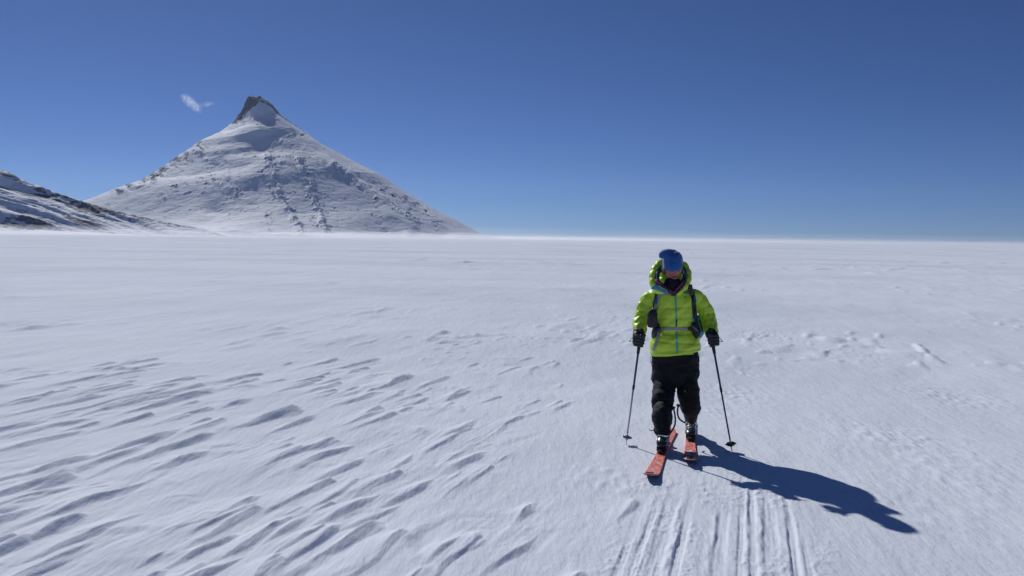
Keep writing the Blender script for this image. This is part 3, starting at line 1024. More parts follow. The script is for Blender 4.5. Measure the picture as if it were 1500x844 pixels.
HP = [(972, 428, 6.93, .022), (963, 424, 6.95, .034), (957.5, 414, 6.99, .036), (957.5, 402, 7.05, .036), (962, 392, 7.12, .038), (971, 386, 7.17, .042),
      (985, 385, 7.20, .045), (998, 388, 7.17, .042), (1004.5, 395, 7.12, .036), (1008, 404, 7.05, .030), (1006, 414, 6.99, .029), (1000, 423, 6.94, .028), (991, 430, 6.925, .022)]
tube(bm, pts_px(HP), 20, 7, ref=Y1, mod=hood_mod)
ball(bm, at(984, 400, 7.20), (.135, .075, .125))
ball(bm, at(984, 415, 7.16), (.14, .08, .09))
me = skin(bm, 0.0055, 1, jacket_wr)
hood = finish_mesh('hood', me, M_JACKET, PR)
bm = bmesh.new()
LP = [(974, 427, 6.915, .014), (967, 422, 6.925, .022), (963, 412, 6.96, .022), (963, 402, 7.02, .022), (968, 394, 7.09, .024), (985, 390, 7.13, .03),
      (999, 394, 7.09, .024), (1003, 403, 7.02, .021), (1001.5, 412, 6.96, .022), (996, 421, 6.92, .020), (989, 428, 6.905, .014)]
tube(bm, pts_px(LP), 16, 6, ref=Y1)
me = skin(bm, 0.005, 1, jacket_wr)
finish_mesh('hood_lining', me, M_TEALD, PR, hood)
# teal inside of the folded collar, at the lower left
bm = bmesh.new()
tube(bm, pts_px([(954.5, 423, 6.915, .010, .004), (959, 421, 6.895, .020, .006), (966, 423, 6.885, .021, .006), (973, 426.5, 6.885, .015, .005), (979, 429, 6.895, .006, .004)]), 12, 5, ref=Z1)
finish('collar_lining', bm, M_TEAL, PR, hood)
# neck warmer
bm = bmesh.new()


def nw_mod(L, s, th): return .006 * math.sin(L * 170 + math.sin(th * 2) * 1.5) * .6 + .003 * math.sin(th * 6)


tube(bm, rings_px([(431, 979, 996, 7.0, .06), (426, 975, 998, 6.985, .075), (420, 972, 1000.5, 6.985, .082), (416.5, 972.5, 1000, 6.995, .076), (413.5, 975, 998.5, 7.01, .066)]), 32, 6, mod=nw_mod)
finish('neck_warmer', bm, M_PURPLE, PR)
# layered collars with a magenta edge
bm = bmesh.new()
tube(bm, pts_px([(962, 410, 6.93, .014), (967, 415, 6.895, .016), (974, 421, 6.875, .015), (981, 427, 6.875, .012), (988, 431, 6.885, .009)]), 12, 5, ref=Y1)
tube(bm, pts_px([(1003, 409, 6.94, .014), (1001, 416, 6.905, .016), (997, 422, 6.885, .015), (992, 428, 6.88, .011), (988, 431, 6.885, .009)]), 12, 5, ref=Y1)
mc = finish('inner_collar', bm, M_BLACK, PR)
bm = bmesh.new()
tube(bm, pts_px([(960.5, 410, 6.91, .005), (962, 412.5, 6.885, .0055), (966, 414.5, 6.87, .005), (970, 416.5, 6.865, .003)]), 8, 5, ref=Y1)
tube(bm, pts_px([(1001.5, 411.5, 6.90, .004), (999.5, 415, 6.88, .0065), (996, 419, 6.865, .006), (991.5, 424, 6.86, .004), (987, 428.5, 6.862, .003), (981, 425, 6.858, .0025)]), 8, 5, ref=Y1)
finish('collar_piping', bm, M_PINK, PR, mc)
bm = bmesh.new()
tube(bm, pts_px([(965, 418, 6.868, .004), (969, 421.5, 6.862, .006), (975, 424.5, 6.858, .004), (978, 427, 6.86, .003)]), 8, 4, ref=Y1)
finish('collar_trim', bm, M_GREY, PR, mc)

# ------------------------------------------------------------------ hat
bm = bmesh.new()


def hat_mod(L, s, th): return .0018 * math.sin(th * 9 + L * 40) + .002 * math.sin(L * 90 + th)


tube(bm, [(*head_pt(-.006, -.006, -.010), .082, .106), (*head_pt(-.006, -.003, .012), .086, .110), (*head_pt(-.004, 0, .045), .086, .108), (*head_pt(-.002, .004, .075), .080, .100),
          (*head_pt(-.006, .012, .102), .072, .086), (*head_pt(-.010, .02, .122), .058, .066), (*head_pt(-.012, .025, .136), .040, .045)], 36, 6, mod=hat_mod)
c0 = at(975.8, 374.2, 6.98)
tube(bm, [(*(c0 + Vector((.075, .02, .022))), .040, .022), (*(c0 + Vector((.03, .0, .030))), .052, .028), (*(c0 + Vector((-.02, -.012, .016))), .052, .034), (*(c0 + Vector((-.045, -.012, -.006))), .036, .030), (*(c0 + Vector((-.056, -.008, -.016))), .014, .014)], 20, 6, ref=Y1)
me = skin(bm, 0.0042, 2, lambda x, y, z: .0025 * perlin(x * 25, z * 32 + y * 8, 511) + .0015 * perlin(x * 60 + y * 30, z * 55, 512))
hat = finish_mesh('hat', me, M_HAT, PR)

# ------------------------------------------------------------------ trousers
bm = bmesh.new()


def leg_mod(L, s, th):
    return .005 * math.sin(L * 42 + math.sin(th) * 1.6) + .004 * math.sin(th * 4 + L * 17)


tube(bm, rings_px([(510, 958, 1020, 7.08, .15), (520, 954, 1023.5, 7.08, .160), (533, 954, 1024, 7.08, .162), (548, 955, 1023, 7.07, .155), (560, 957, 1022, 7.06, .13)]), 36, 5,
     mod=lambda L, s, th: .003 * math.sin(L * 60 + 2 * math.sin(th * 2)) + .003 * math.sin(th * 7))
tube(bm, rings_px([(545, 955, 988.5, 7.07, .13), (558, 956, 989, 7.04, .125), (568, 957.5, 989, 7.02, .118), (576, 955.5, 988, 6.97, .114), (584, 953.5, 988.5, 6.93, .112), (591, 954, 987, 6.91, .105),
                   (597, 957, 985, 6.87, .095), (603, 955, 984, 6.83, .104), (612, 955.5, 984.5, 6.79, .108), (622, 957, 983.5, 6.76, .106), (630, 958.5, 981.5, 6.75, .102), (634, 960, 980, 6.75, .098)]), 32, 6, mod=leg_mod)
tube(bm, rings_px([(545, 987.5, 1023.5, 7.07, .13), (556, 989, 1022.5, 7.05, .125), (565, 991, 1023, 7.03, .118), (575, 991.5, 1024.5, 7.02, .114), (584, 992.5, 1026, 7.02, .115), (592, 995, 1026, 7.04, .11),
                   (599, 998.5, 1025, 7.09, .10), (604, 1001, 1022.5, 7.14, .092), (609, 1003.5, 1020, 7.20, .082)]), 32, 6, mod=leg_mod)


def tr_wr(x, y, z):
    return .007 * perlin(x * 9 + y * 7, z * 17, 521) + .005 * perlin(x * 18 - y * 10, z * 40, 522) + .002 * perlin(x * 60, z * 70, 523)


me = skin(bm, 0.0065, 1, tr_wr)
bmj = bmesh.new(); bmj.from_mesh(me); BVT = BVHTree.FromBMesh(bmj); bmj.free()
trousers = finish_mesh('trousers', me, M_TROUSER, PR)
for px, py, w, h, a in ((956.5, 533.5, .030, .005, -20), (1004, 573.5, .028, .006, 38)):
    bm = bmesh.new(); p, n_ = surf(px, py, .002, BVT)
    box(bm, p, (w, .003, h), Matrix.Rotation(R(a), 3, 'Y'), .001)
    finish('logo_mark', bm, M_GREY, PR, trousers, smooth_=False)
# hip zip with a small metal puller hanging out at the left
bm = bmesh.new()
tube(bm, pts_px([(954, 521, 6.99, .003), (952.5, 524, 6.98, .003), (953.5, 528, 6.98, .003), (952, 531, 6.98, .003)]), 6, 4)
zp = finish('zip_puller', bm, M_METAL, PR, trousers)
# knee straps and the cords that hang from them
for (bx, by, Y), cord in (((986.5, 597, 6.82), [(986.5, 598), (988.3, 606), (989.3, 616), (988, 624), (984.5, 631), (980, 637)]),
                          ((993.5, 594, 6.99), [(993.5, 594), (992.6, 600), (992.8, 608), (995.5, 614), (1000, 617.5), (1004, 619.5)])):
    bm = bmesh.new(); c = at(bx, by, Y)
    box(bm, c, (.030, .014, .022), Matrix.Rotation(R(25), 3, 'Y'), .003)
    b_ = finish('strap_buckle', bm, M_BLACK, PR, trousers)
    bm = bmesh.new()
    tube(bm, pts_px([(a_, q, Y - .02 * i / 5, .0075, .004) for i, (a_, q) in enumerate(cord)]), 8, 6)
    finish('gaiter_cord', bm, M_BLACK, PR, trousers)
bm = bmesh.new()
tube(bm, pts_px([(951, 629.5, 6.70, .003), (954, 631, 6.69, .004), (957.5, 630.5, 6.68, .004), (959.5, 633, 6.68, .004)]), 6, 4)
finish('boot_lace', bm, M_BLACK, PR, trousers)
# snow cuffs
for rows in ([(629, 957.5, 982.5, 6.75, .106), (632, 957.3, 982.6, 6.75, .106), (635, 958.5, 981.2, 6.75, .102)],
             [(604.5, 1001.5, 1021.8, 7.15, .09), (607.5, 1002, 1021.5, 7.18, .09), (610, 1003, 1020.4, 7.20, .086)]):
    bm = bmesh.new(); tube(bm, rings_px(rows), 28, 3)
    finish('trouser_cuff', bm, M_TROUSER, PR, trousers)

# ------------------------------------------------------------------ gloves closed round the pole grips


def glove(hand, axis, side, name='glove'):
    """hand: centre of the grip; axis: up along the pole; side -1 = picture left"""
    zc = axis.normalized(); xo = Vector((side, 0, 0)); xo = (xo - zc * xo.dot(zc)).normalized(); yb = zc.cross(xo) * side
    if yb.y < 0: yb = -yb                                # yb points away from the viewer, xo to the outside
    W = lambda a, b, c: hand + xo * a + yb * b + zc * c
    bm = bmesh.new()
    # back of the hand on the outside
    tube(bm, [(*W(.030, .030, .048), .038, .032), (*W(.036, .010, .030), .046, .030), (*W(.036, .004, .000), .046, .028), (*W(.034, .004, -.030), .042, .026), (*W(.030, .004, -.046), .032, .020)], 18, 4, ref=yb)
    # four fingers wrapped round the front, index on top
    for k, (h, ln, r) in enumerate(((.030, 1.0, .0165), (.004, 1.06, .0170), (-.022, 1.02, .0163), (-.046, .86, .0148))):
        pts = []
        for j, ang in enumerate((0, 38, 78, 118, 150, 176)):
            a = R(ang * ln)
            rad = (.040, .044, .041, .037, .033, .030)[j]
            pts.append((*W(rad * math.cos(a), -rad * math.sin(a) - .002, h + .004 * math.sin(j)), r * (1 - .05 * j), r * (1 - .05 * j)))
        tube(bm, pts, 12, 4, ref=zc)
    # thumb leaves the palm's inner back edge and lies over the index finger
    tube(bm, [(*W(.004, .034, .018), .019, .019), (*W(-.022, .020, .034), .019, .019), (*W(-.030, -.008, .044), .0175, .0175), (*W(-.016, -.034, .046), .016, .016), (*W(.004, -.044, .043), .0135, .0135)], 12, 5, ref=zc)
    # gauntlet toward the sleeve
    tube(bm, [(*W(.022, .024, .030), .042, .040), (*W(.012, .036, .052), .047, .047), (*W(.008, .044, .068), .050, .050)], 20, 4, ref=xo)
    me = skin(bm, 0.0038, 1, lambda x, y, z: .0016 * perlin(x * 60, z * 60 + y * 40, 531))
    g = finish_mesh(name, me, M_GLOVE, PR)
    bm = bmesh.new()
    tube(bm, [(*W(.012, .036, .050), .049, .049), (*W(.010, .040, .058), .0505, .0505)], 20, 2, ref=xo)
    finish('wrist_strap', bm, M_BLACK, PR, g)
    return g


TIP_L = on_ground(917, 651); TIP_R = on_ground(1072.5, 661.5)
HAND_L = at(937.3, 498, 6.90); HAND_R = at(1043, 498, 6.88)
glove(HAND_L, HAND_L - TIP_L, -1); glove(HAND_R, HAND_R - TIP_R, 1)

# ------------------------------------------------------------------ ski boots
DIR_L = Vector((-math.sin(R(16.8)), -math.cos(R(16.8)), 0)); DIR_R = Vector((-math.sin(R(12.6)), -math.cos(R(12.6)), 0))


def boot(toe, d, lift):
    """toe: tip of the boot on the ski; d: where it points; lift: heel angle"""
    m = frame(toe, d) @ Matrix.Rotation(-lift, 4, 'X')
    W = lambda x, y, z: m @ Vector((x, y, z))

    def put(bm, name, mat, par=None):
        for v in bm.verts: v.co = m @ v.co
        return finish(name, bm, mat, PR, par)
    T = []
    bm = bmesh.new()
    tube(bm, [(0, .012, .040, .034, .022), (0, .05, .052, .048, .034), (0, .11, .066, .050, .046), (0, .17, .080, .047, .058), (0, .235, .082, .044, .062), (0, .285, .075, .036, .055)], 20, 4)
    tube(bm, [(0, .235, .05, .044, .052), (0, .232, .13, .046, .056), (0, .226, .17, .048, .058)], 20, 4)
    me = skin(bm, .0045, 2); me.transform(m)
    b = finish_mesh('boot', me, M_BOOT, PR)
    bm = bmesh.new()                                     # sole
    tube(bm, [(0, .0, .012, .030, .012), (0, .05, .012, .042, .013), (0, .13, .012, .040, .013), (0, .22, .012, .036, .013), (0, .295, .013, .030, .013)], 16, 4)
    put(bm, 'sole', M_RUBBER, b)
    bm = bmesh.new()                                     # cuff shell
    tube(bm, [(0, .236, .14, .052, .062), (0, .230, .19, .056, .066), (0, .222, .225, .056, .064)], 24, 5)
    put(bm, 'upper_shell', M_BOOT, b)
    bm = bmesh.new()                                     # light tongue
    tube(bm, [(0, .085, .096, .022, .008), (0, .125, .120, .026, .009), (0, .160, .165, .028, .009), (0, .160, .20, .028, .008)], 14, 5)
    put(bm, 'tongue', M_BOOTL, b)
    bm = bmesh.new()
    tube(bm, [(-.035, .04, .078, .008, .004), (-.045, .09, .09, .010, .005), (-.048, .15, .10, .010, .005)], 10, 4)
    tube(bm, [(.035, .04, .078, .008, .004), (.045, .09, .09, .010, .005), (.048, .15, .10, .010, .005)], 10, 4)
    put(bm, 'shell_stripe', M_BOOTL, b)
    for y, z, w in ((.092, .108, .052), (.140, .150, .054), (.150, .205, .060)):
        bm = bmesh.new()
        tube(bm, [(-w, y + .055, z - .012, .007, .003), (-w * .75, y + .006, z, .007, .003), (-.012, y - .016, z + .006, .007, .003), (.014, y - .016, z + .006, .007, .003), (w * .75, y + .006, z, .007, .003), (w, y + .055, z - .012, .007, .003)], 8, 4, ref=Z1)
        box(bm, Vector((.022, y - .018, z + .004)), (.040, .009, .016), Matrix.Rotation(R(-18), 3, 'Z'), .002)
        put(bm, 'buckle', M_METAL, b)
    return b


boot(G_L, DIR_L, 0.0)
boot(G_R, DIR_R, R(17))
# ------------------------------------------------------------------ skis


def ski_mat():
    m = Mat('coral_ski_topsheet')
    tc = m.n('ShaderNodeTexCoord')
    base = m.mix(m.ramp(m.noise(9, 3), [(.3, 0.0), (.7, 1.0)]), (0.84, 0.17, 0.10), (0.92, 0.22, 0.14))
    dust = m.ramp(m.noise(34, 6, .75, stretch=(1, .45, 1)), [(.45, 0.0), (.75, .62)])
    m.l(m.mix(dust, base, (.80, .82, .86)), m.b.inputs['Base Color'])
    m.l(m.ramp(dust, [(0, .32), (.5, .8)]), m.b.inputs['Roughness'])
    m.l(m.bump(dust, .3, .002), m.b.inputs['Normal'])
    return m.m


M_SKI = ski_mat()
M_SKIN_FUR = plain('climbing_skin_plush', (0.03, 0.03, 0.035), .9, var=.3)
M_WHITE = plain('white_print', (.75, .76, .80), .4, var=.1)
LSKI, TOE_AT = 1.70, 0.82               # length; tip-to-boot-toe distance


def ski_w(s):                           # half width at s (0 tip .. 1 tail)
    return float(np.interp(s, [0, .012, .03, .06, .12, .2, .35, .5, .62, .8, .93, .985, 1], [.022, .036, .046, .0525, .056, .053, .045, .0415, .042, .048, .051, .040, .018]))


def ski_z(s):
    return 0.020 + float(np.interp(s, [0, .03, .06, .10, .15, .2, .95, 1], [.050, .040, .028, .014, .004, 0, 0, .008]))


def make_ski(tip, d, label, dark_tip):
    """tip: ground point under the tip; d: direction it points"""
    T = thing('ski', tip + Vector((0, 0, 0)), label, 'ski', 'pair of coral red touring skis')
    m = frame(Vector(tip), d)

    def sect(bm, s0, s1, n, lo, hi, inset, zoff=0.0, wk=1.0, x0=-1, x1=1):
        prev = None
        for i in range(n + 1):
            s = s0 + (s1 - s0) * i / n
            w = ski_w(s) * wk; z = ski_z(s) + zoff; th = 0.010 + .006 * (1 - abs(s - .5) * 2)
            zt = z + th * (hi - .5) * 1.0; zb = z + th * (lo - .5)
            w0 = w * x0 + (inset if x0 == -1 else 0); w1 = w * x1 - (inset if x1 == 1 else 0)
            y = s * LSKI
            r = [bm.verts.new(m @ Vector(q)) for q in ((w0, y, zb), (w0 + .003, y, zt), (w1 - .003, y, zt), (w1, y, zb))]
            if prev:
                for k in range(4): bm.faces.new((prev[k], prev[(k + 1) % 4], r[(k + 1) % 4], r[k]))
            else: bm.faces.new(r)
            prev = r
        bm.faces.new(prev[::-1])
    bm = bmesh.new(); sect(bm, 0, 1, 70, -.5, .5, .0)
    body = finish('ski_body', bm, M_SKI, T, smooth_=False)
    bm = bmesh.new(); sect(bm, .004, .985, 60, -.86, -.51, .003)
    finish('climbing_skin', bm, M_SKIN_FUR, T, smooth_=False)
    # tip loop of the skin, standing off the tip
    bm = bmesh.new()
    P = []
    for k in range(15):
        a = R(-115 + 230 * k / 14)
        P.append((*(m @ Vector((.030 * math.sin(a) - .012, -.018 - .022 * math.cos(a), ski_z(0) + .004 + .004 * math.cos(a)))), .0028, .0028))
    tube(bm, P, 8, 2)
    lp = finish('tip_loop', bm, M_METAL if dark_tip else M_BLACK, T)
    bm = bmesh.new()
    box(bm, m @ Vector((0, .016, ski_z(.01) + .009)), (.060, .020, .006), m.to_3x3(), .002)
    finish('tip_clip', bm, M_BLACK, T)
    # printed marks, and a leg shadow painted into the dark tip
    if not dark_tip:
        marks = [(.16, .185, -.30, .05), (.195, .205, -.1, .28), (.275, .295, .1, .35), (.135, .142, -.5, .25)]
    else:
        marks = [(.235, .27, -.2, .3), (.30, .31, -.5, -.1)]
        bm = bmesh.new(); sect(bm, .004, .155, 12, .52, .60, .001); finish('tip_graphic_and_shade', bm, M_BLACK, T, smooth_=False)  # black tip graphic, with the leg's cast shadow painted in as colour
        bm = bmesh.new(); sect(bm, .03, .12, 8, .64, .70, 0, x0=-.72, x1=-.42); finish('tip_print', bm, M_SKI, T, smooth_=False)
        bm = bmesh.new(); sect(bm, .05, .075, 4, .64, .70, 0, x0=-.2, x1=.35); finish('tip_print', bm, M_WHITE, T, smooth_=False)
        bm = bmesh.new(); sect(bm, .085, .135, 4, .64, .70, 0, x0=.45, x1=.8); finish('tip_print', bm, M_SKI, T, smooth_=False)
    for s0, s1, a_, b_ in marks:
        bm = bmesh.new(); sect(bm, s0, s1, 3, .52, .62, 0, x0=a_, x1=b_)
        finish('printed_mark', bm, M_WHITE, T, smooth_=False)
    # binding toe piece and heel piece
    bm = bmesh.new()
    box(bm, m @ Vector((0, TOE_AT - .02, .036)), (.058, .075, .016), m.to_3x3(), .003)
    for s in (-1, 1): box(bm, m @ Vector((s * .034, TOE_AT + .01, .052)), (.014, .045, .040), m.to_3x3(), .003)
    box(bm, m @ Vector((0, TOE_AT - .05, .048)), (.030, .030, .014), m.to_3x3(), .003)
    finish('toe_binding', bm, M_BLACK, T)
    bm = bmesh.new()
    box(bm, m @ Vector((0, TOE_AT + .345, .036)), (.055, .10, .018), m.to_3x3(), .003)
    box(bm, m @ Vector((0, TOE_AT + .335, .066)), (.042, .050, .050), m.to_3x3(), .004)
    finish('heel_binding', bm, M_BLACK, T)
    return T


for g, d, lab, dk in ((G_L, DIR_L, 'coral red ski farther forward, under the straight leg, tip pointing lower left', False),
                      (G_R, DIR_R, 'coral red ski with black print and painted leg shadow at the tip, under the bent rear leg', True)):
    t_ = Vector((g.x, g.y, 0)) + d * (TOE_AT - .03)
    make_ski(t_, d, lab, dk)

# ------------------------------------------------------------------ poles
M_SHAFT = plain('dark_blue_pole_shaft', (.05, .055, .085), .25, metal=.7, var=.1)
M_SHAFT2 = plain('grey_pole_shaft', (.30, .31, .36), .3, metal=.8, var=.1)


def make_pole(tip, hand, side, label, dark):
    T = thing('ski_pole', tip, label, 'ski pole', 'pair of ski poles')
    ax = (hand - tip).normalized(); L = (hand - tip).length
    Q = lambda t: tip + ax * t
    bm = bmesh.new(); tube(bm, [(*Q(.10), .0070, .0070), (*Q(L * .55), .0075, .0075)], 12, 3); finish('lower_shaft', bm, M_SHAFT if dark else M_SHAFT2, T)
    bm = bmesh.new(); tube(bm, [(*Q(L * .54), .0092, .0092), (*Q(L - .05), .0095, .0095)], 12, 3); finish('upper_shaft', bm, M_SHAFT, T)
    bm = bmesh.new(); tube(bm, [(*Q(L * .53), .0105, .0105), (*Q(L * .53 + .035), .0115, .0115)], 12, 3); finish('clamp', bm, M_RUBBER, T)
    bm = bmesh.new(); tube(bm, [(*Q(L - .12), .013, .013), (*Q(L - .04), .016, .016), (*Q(L), .0155, .0155), (*Q(L + .05), .017, .017), (*Q(L + .085), .021, .024), (*Q(L + .10), .014, .016)], 14, 5)
    gr = finish('grip', bm, M_RUBBER, T)
    bm = bmesh.new(); tube(bm, [(*Q(-.012), .0015, .0015), (*Q(.01), .0045, .0045), (*Q(.05), .0055, .0055), (*Q(.11), .0080, .0080)], 10, 4); finish('pole_tip', bm, M_METAL, T)
    # basket: hub, ring, spokes
    bm = bmesh.new()
    c = Q(.065); xa = Vector((1, 0, 0)); xa = (xa - ax * xa.dot(ax)).normalized(); ya = ax.cross(xa)
    tube(bm, [(*Q(.045), .012, .012), (*Q(.085), .010, .010)], 12, 2)
    rad = .040 if not dark else .042
    N = 28
    ring = [(*(c + xa * (rad * math.cos(2 * math.pi * k / N)) + ya * (rad * math.sin(2 * math.pi * k / N))), .0045, .006) for k in range(N)]
    tube(bm, ring, 8, 1, ref=ax, closed=True)
    for k in range(6):
        a = 2 * math.pi * k / 6
        e = xa * math.cos(a) + ya * math.sin(a)
        tube(bm, [(*(c + e * .008), .005, .004), (*(c + e * rad), .008, .003)], 8, 2, ref=ax)
    if dark:
        tube(bm, [(*(c - ax * .002), rad * .95, rad * .95), (*(c + ax * .003), rad * .95, rad * .95)], 24, 1)
    finish('basket', bm, M_RUBBER if dark else M_SHAFT2, T)
    # wrist strap: loop that stands out at the outer side of the hand
    bm = bmesh.new(); h = Q(L + .055)
    s = side
    tube(bm, [(*(h + Vector((0, .0, .0))), .007, .002), (*(h + Vector((s * .045, -.01, -.006))), .008, .002), (*(h + Vector((s * .085, -.015, -.048))), .009, .0025), (*(h + Vector((s * .100, -.012, -.066))), .010, .003)], 8, 4, ref=Y1)
    tube(bm, [(*(h + Vector((s * .100, -.012, -.066))), .010, .003), (*(h + Vector((s * .070, -.005, -.068))), .008, .002), (*(h + Vector((s * .04, .01, -.050))), .008, .002)], 8, 4, ref=Y1)
    finish('hand_strap', bm, M_BLACK, T)
    return T


make_pole(TIP_L, HAND_L, -1, 'ski pole with pale grey basket in the hand at the left of the photo', False)
make_pole(TIP_R, HAND_R, 1, 'ski pole with black disc basket in the hand at the right of the photo', True)

# ------------------------------------------------------------------ backpack
BK = thing('backpack', at(988, 482, 7.30), 'blue and black backpack carried on the back with grey chest and hip webbing', 'backpack')
bm = bmesh.new()
tube(bm, rings_px([(492, 972, 1004, 7.33, .07), (486, 965, 1012, 7.34, .10), (470, 962, 1016, 7.37, .125), (450, 962, 1016, 7.38, .13), (430, 965, 1013, 7.37, .12), (418, 970, 1008, 7.35, .10), (411, 976, 1002, 7.33, .07)]), 32, 5,
     mod=lambda L, s, th: .006 * math.sin(L * 40 + th))
me = skin(bm, .008, 2)
pack = finish_mesh('pack_body', me, M_BLUES, BK)
bm = bmesh.new()
tube(bm, rings_px([(422, 967, 1011, 7.37, .125), (415, 968, 1010, 7.36, .125), (408, 973, 1004, 7.36, .10), (405, 978, 998, 7.36, .06)]), 28, 4)
finish('lid', bm, M_BLACK, BK)
bm = bmesh.new()
tube(bm, pts_px([(1021, 465, 7.22, .035), (1025.5, 474, 7.22, .042), (1026, 485, 7.22, .040), (1023, 494, 7.22, .026)]), 18, 5)
finish('side_pocket', bm, M_ZIP, BK)
bm = bmesh.new()
tube(bm, pts_px([(1025, 470, 7.17, .008), (1028, 478, 7.165, .008), (1029.5, 486, 7.17, .008)]), 8, 4)
finish('side_cord', bm, M_BLACK, BK)
# shoulder straps over the jacket
strap('shoulder_strap', [(966, 425), (963.5, 431), (961.5, 440), (960.5, 449), (960.5, 458)], .046, M_BLACK, BK, off=.004, thick=.010)
strap('shoulder_strap', [(1010, 417), (1011.5, 424), (1013, 432), (1015, 441), (1016, 450), (1017, 460), (1018.5, 470), (1019, 478)], .040, M_BLACK, BK, off=.004, thick=.010)
strap('strap_facing', [(964.5, 429), (962.5, 436), (960.5, 444), (959.5, 450)], .020, M_BLUES, BK, off=.016, thick=.003)
strap('strap_facing', [(1012.5, 421), (1014, 428), (1015.5, 435), (1017, 442)], .022, M_BLUES, BK, off=.016, thick=.003)
strap('load_strap', [(965, 430), (966, 436), (964, 446), (961.5, 453)], .012, M_GREY, BK, off=.017, thick=.003)
# chest webbing and its buckle
strap('chest_strap', [(963, 434), (968, 434), (974, 432.2), (981, 431), (988, 430)], .017, M_GREY, BK, off=.012)
strap('chest_strap', [(998, 429), (1003, 428.5), (1008, 429.5), (1013, 432.5)], .019, M_GREY, BK, off=.012)
bm = bmesh.new(); p, n_ = surf(993.5, 429.5, .016)
box(bm, p, (.050, .014, .026), bevel=.004); box(bm, p + Vector((.0, -.008, 0)), (.022, .006, .016), bevel=.002)
finish('chest_buckle', bm, M_BLACK, BK)
# hip belt
strap('hip_strap', [(966, 483.5), (972, 482.3), (980, 481.6), (989, 481.4), (998, 481.6), (1007, 482), (1012, 482.2)], .024, M_GREY, BK, off=.010)
strap('strap_end', [(967.5, 484), (965, 492), (962, 501), (959.5, 509), (958, 514.5)], .023, M_GREY, BK, off=.008)
bm = bmesh.new(); p, n_ = surf(1009.5, 482, .016)
box(bm, p, (.036, .014, .030), bevel=.004); finish('hip_buckle', bm, M_BLACK, BK)
bm = bmesh.new()
tube(bm, pts_px([(966, 478, 6.93, .012, .03), (962, 481, 6.95, .022, .04), (959, 486, 7.0, .024, .045), (957, 491, 7.05, .018, .035), (956, 495, 7.08, .008, .015)]), 16, 5)
tube(bm, pts_px([(966, 478, 6.93, .010, .022), (962, 476, 6.95, .014, .026), (960, 479, 6.98, .016, .03)]), 12, 4)
me = skin(bm, .005, 2); finish_mesh('hip_pad', me, M_BLACK, BK)
bm = bmesh.new()
tube(bm, pts_px([(1014, 474, 6.95, .012, .02), (1017, 477, 6.94, .032, .035), (1019.5, 483, 6.95, .040, .042), (1020, 490, 6.98, .032, .038), (1017.5, 496, 7.0, .012, .02)]), 18, 5)
me = skin(bm, .005, 2); hp_ = finish_mesh('hip_pocket', me, M_BLACK, BK)
strap_p = bmesh.new()
tube(strap_p, pts_px([(1013.5, 478, 6.915, .003), (1018, 481, 6.90, .003), (1023, 486, 6.915, .003)]), 6, 4)
finish('pocket_zip', strap_p, M_GREY, BK, hp_)

# ------------------------------------------------------------------ camera pouch on the shoulder strap
CP = thing('camera_pouch', at(955.5, 478, 6.90), 'black padded camera pouch clipped below the shoulder strap at the left of the photo', 'pouch')
bm = bmesh.new()
tube(bm, rings_px([(478.5, 950, 961, 6.885, .025), (476, 948, 962.5, 6.885, .036), (467, 947.6, 963.2, 6.885, .040), (459, 948.6, 962.8, 6.885, .038), (455.5, 951, 961, 6.885, .030)]), 24, 5)
me = skin(bm, .005, 2); pb = finish_mesh('pouch_body', me, M_BLACK, CP)
bm = bmesh.new()
tube(bm, rings_px([(463, 948, 963.4, 6.88, .043), (459, 948.4, 963, 6.88, .042), (455, 950.5, 961.5, 6.885, .034)]), 24, 4)
finish('pouch_lid', bm, M_RUBBER, CP)
bm = bmesh.new()
tube(bm, pts_px([(957, 456, 6.89, .004), (959, 450, 6.90, .004), (960, 446, 6.905, .004)]), 8, 4)
finish('clip', bm, M_GREY, CP)
# ------------------------------------------------------------------ air
def air_box(name, x0, x1, y0, y1, z0, z1, density, colr, aniso, label=None):
    bm = bmesh.new(); box(bm, Vector(((x0 + x1) / 2, (y0 + y1) / 2, (z0 + z1) / 2)), (x1 - x0, y1 - y0, z1 - z0))
    me = bpy.data.meshes.new(name); bm.to_mesh(me); bm.free()
    m = bpy.data.materials.new(name); m.use_nodes = True; t = m.node_tree; t.nodes.clear()
    o_ = t.nodes.new('ShaderNodeOutputMaterial'); v = t.nodes.new('ShaderNodeVolumePrincipled')
    v.inputs['Density'].default_value = density; v.inputs['Color'].default_value = (*colr, 1); v.inputs['Anisotropy'].default_value = aniso
    t.links.new(v.outputs[0], o_.inputs['Volume'])
    me.materials.append(m)
    o = bpy.data.objects.new(name, me); col.objects.link(o); props(o, label, None, None, 'stuff')
    return o


air_box('haze', -9500, 9500, -9500, 9500, -12, 640, 1.2e-5, (.74, .87, 1.0), 0.55, 'thin blue mountain haze over the whole scene')
# the veil of drifting snow: a closed, uneven sheet a few metres deep that lies on the far field
bx_ = np.linspace(-2600, 3400, 150); by_ = 230 * np.exp(np.linspace(0, math.log(5200 / 230), 60))
VX, VY = np.meshgrid(bx_, by_)
VX = VX * (VY + 900) / 4200 + 0 * VX; 
top_ = 6.8 + 3.2 * fbm(VX / 150, VY / 300, 701, 3) + 2.0 * smooth(VY, 800, 2600)
top_ *= smooth(VY, 225, 420) * .8 + .2
bm = bmesh.new()
tv_ = [[bm.verts.new((float(VX[i, j]), float(VY[i, j]), float(max(.6, top_[i, j])))) for j in range(150)] for i in range(60)]
bv_ = [[bm.verts.new((float(VX[i, j]), float(VY[i, j]), -9.0)) for j in range(150)] for i in range(60)]
for i in range(59):
    for j in range(149):
        bm.faces.new((tv_[i][j], tv_[i][j + 1], tv_[i + 1][j + 1], tv_[i + 1][j]))
        bm.faces.new((bv_[i][j], bv_[i + 1][j], bv_[i + 1][j + 1], bv_[i][j + 1]))
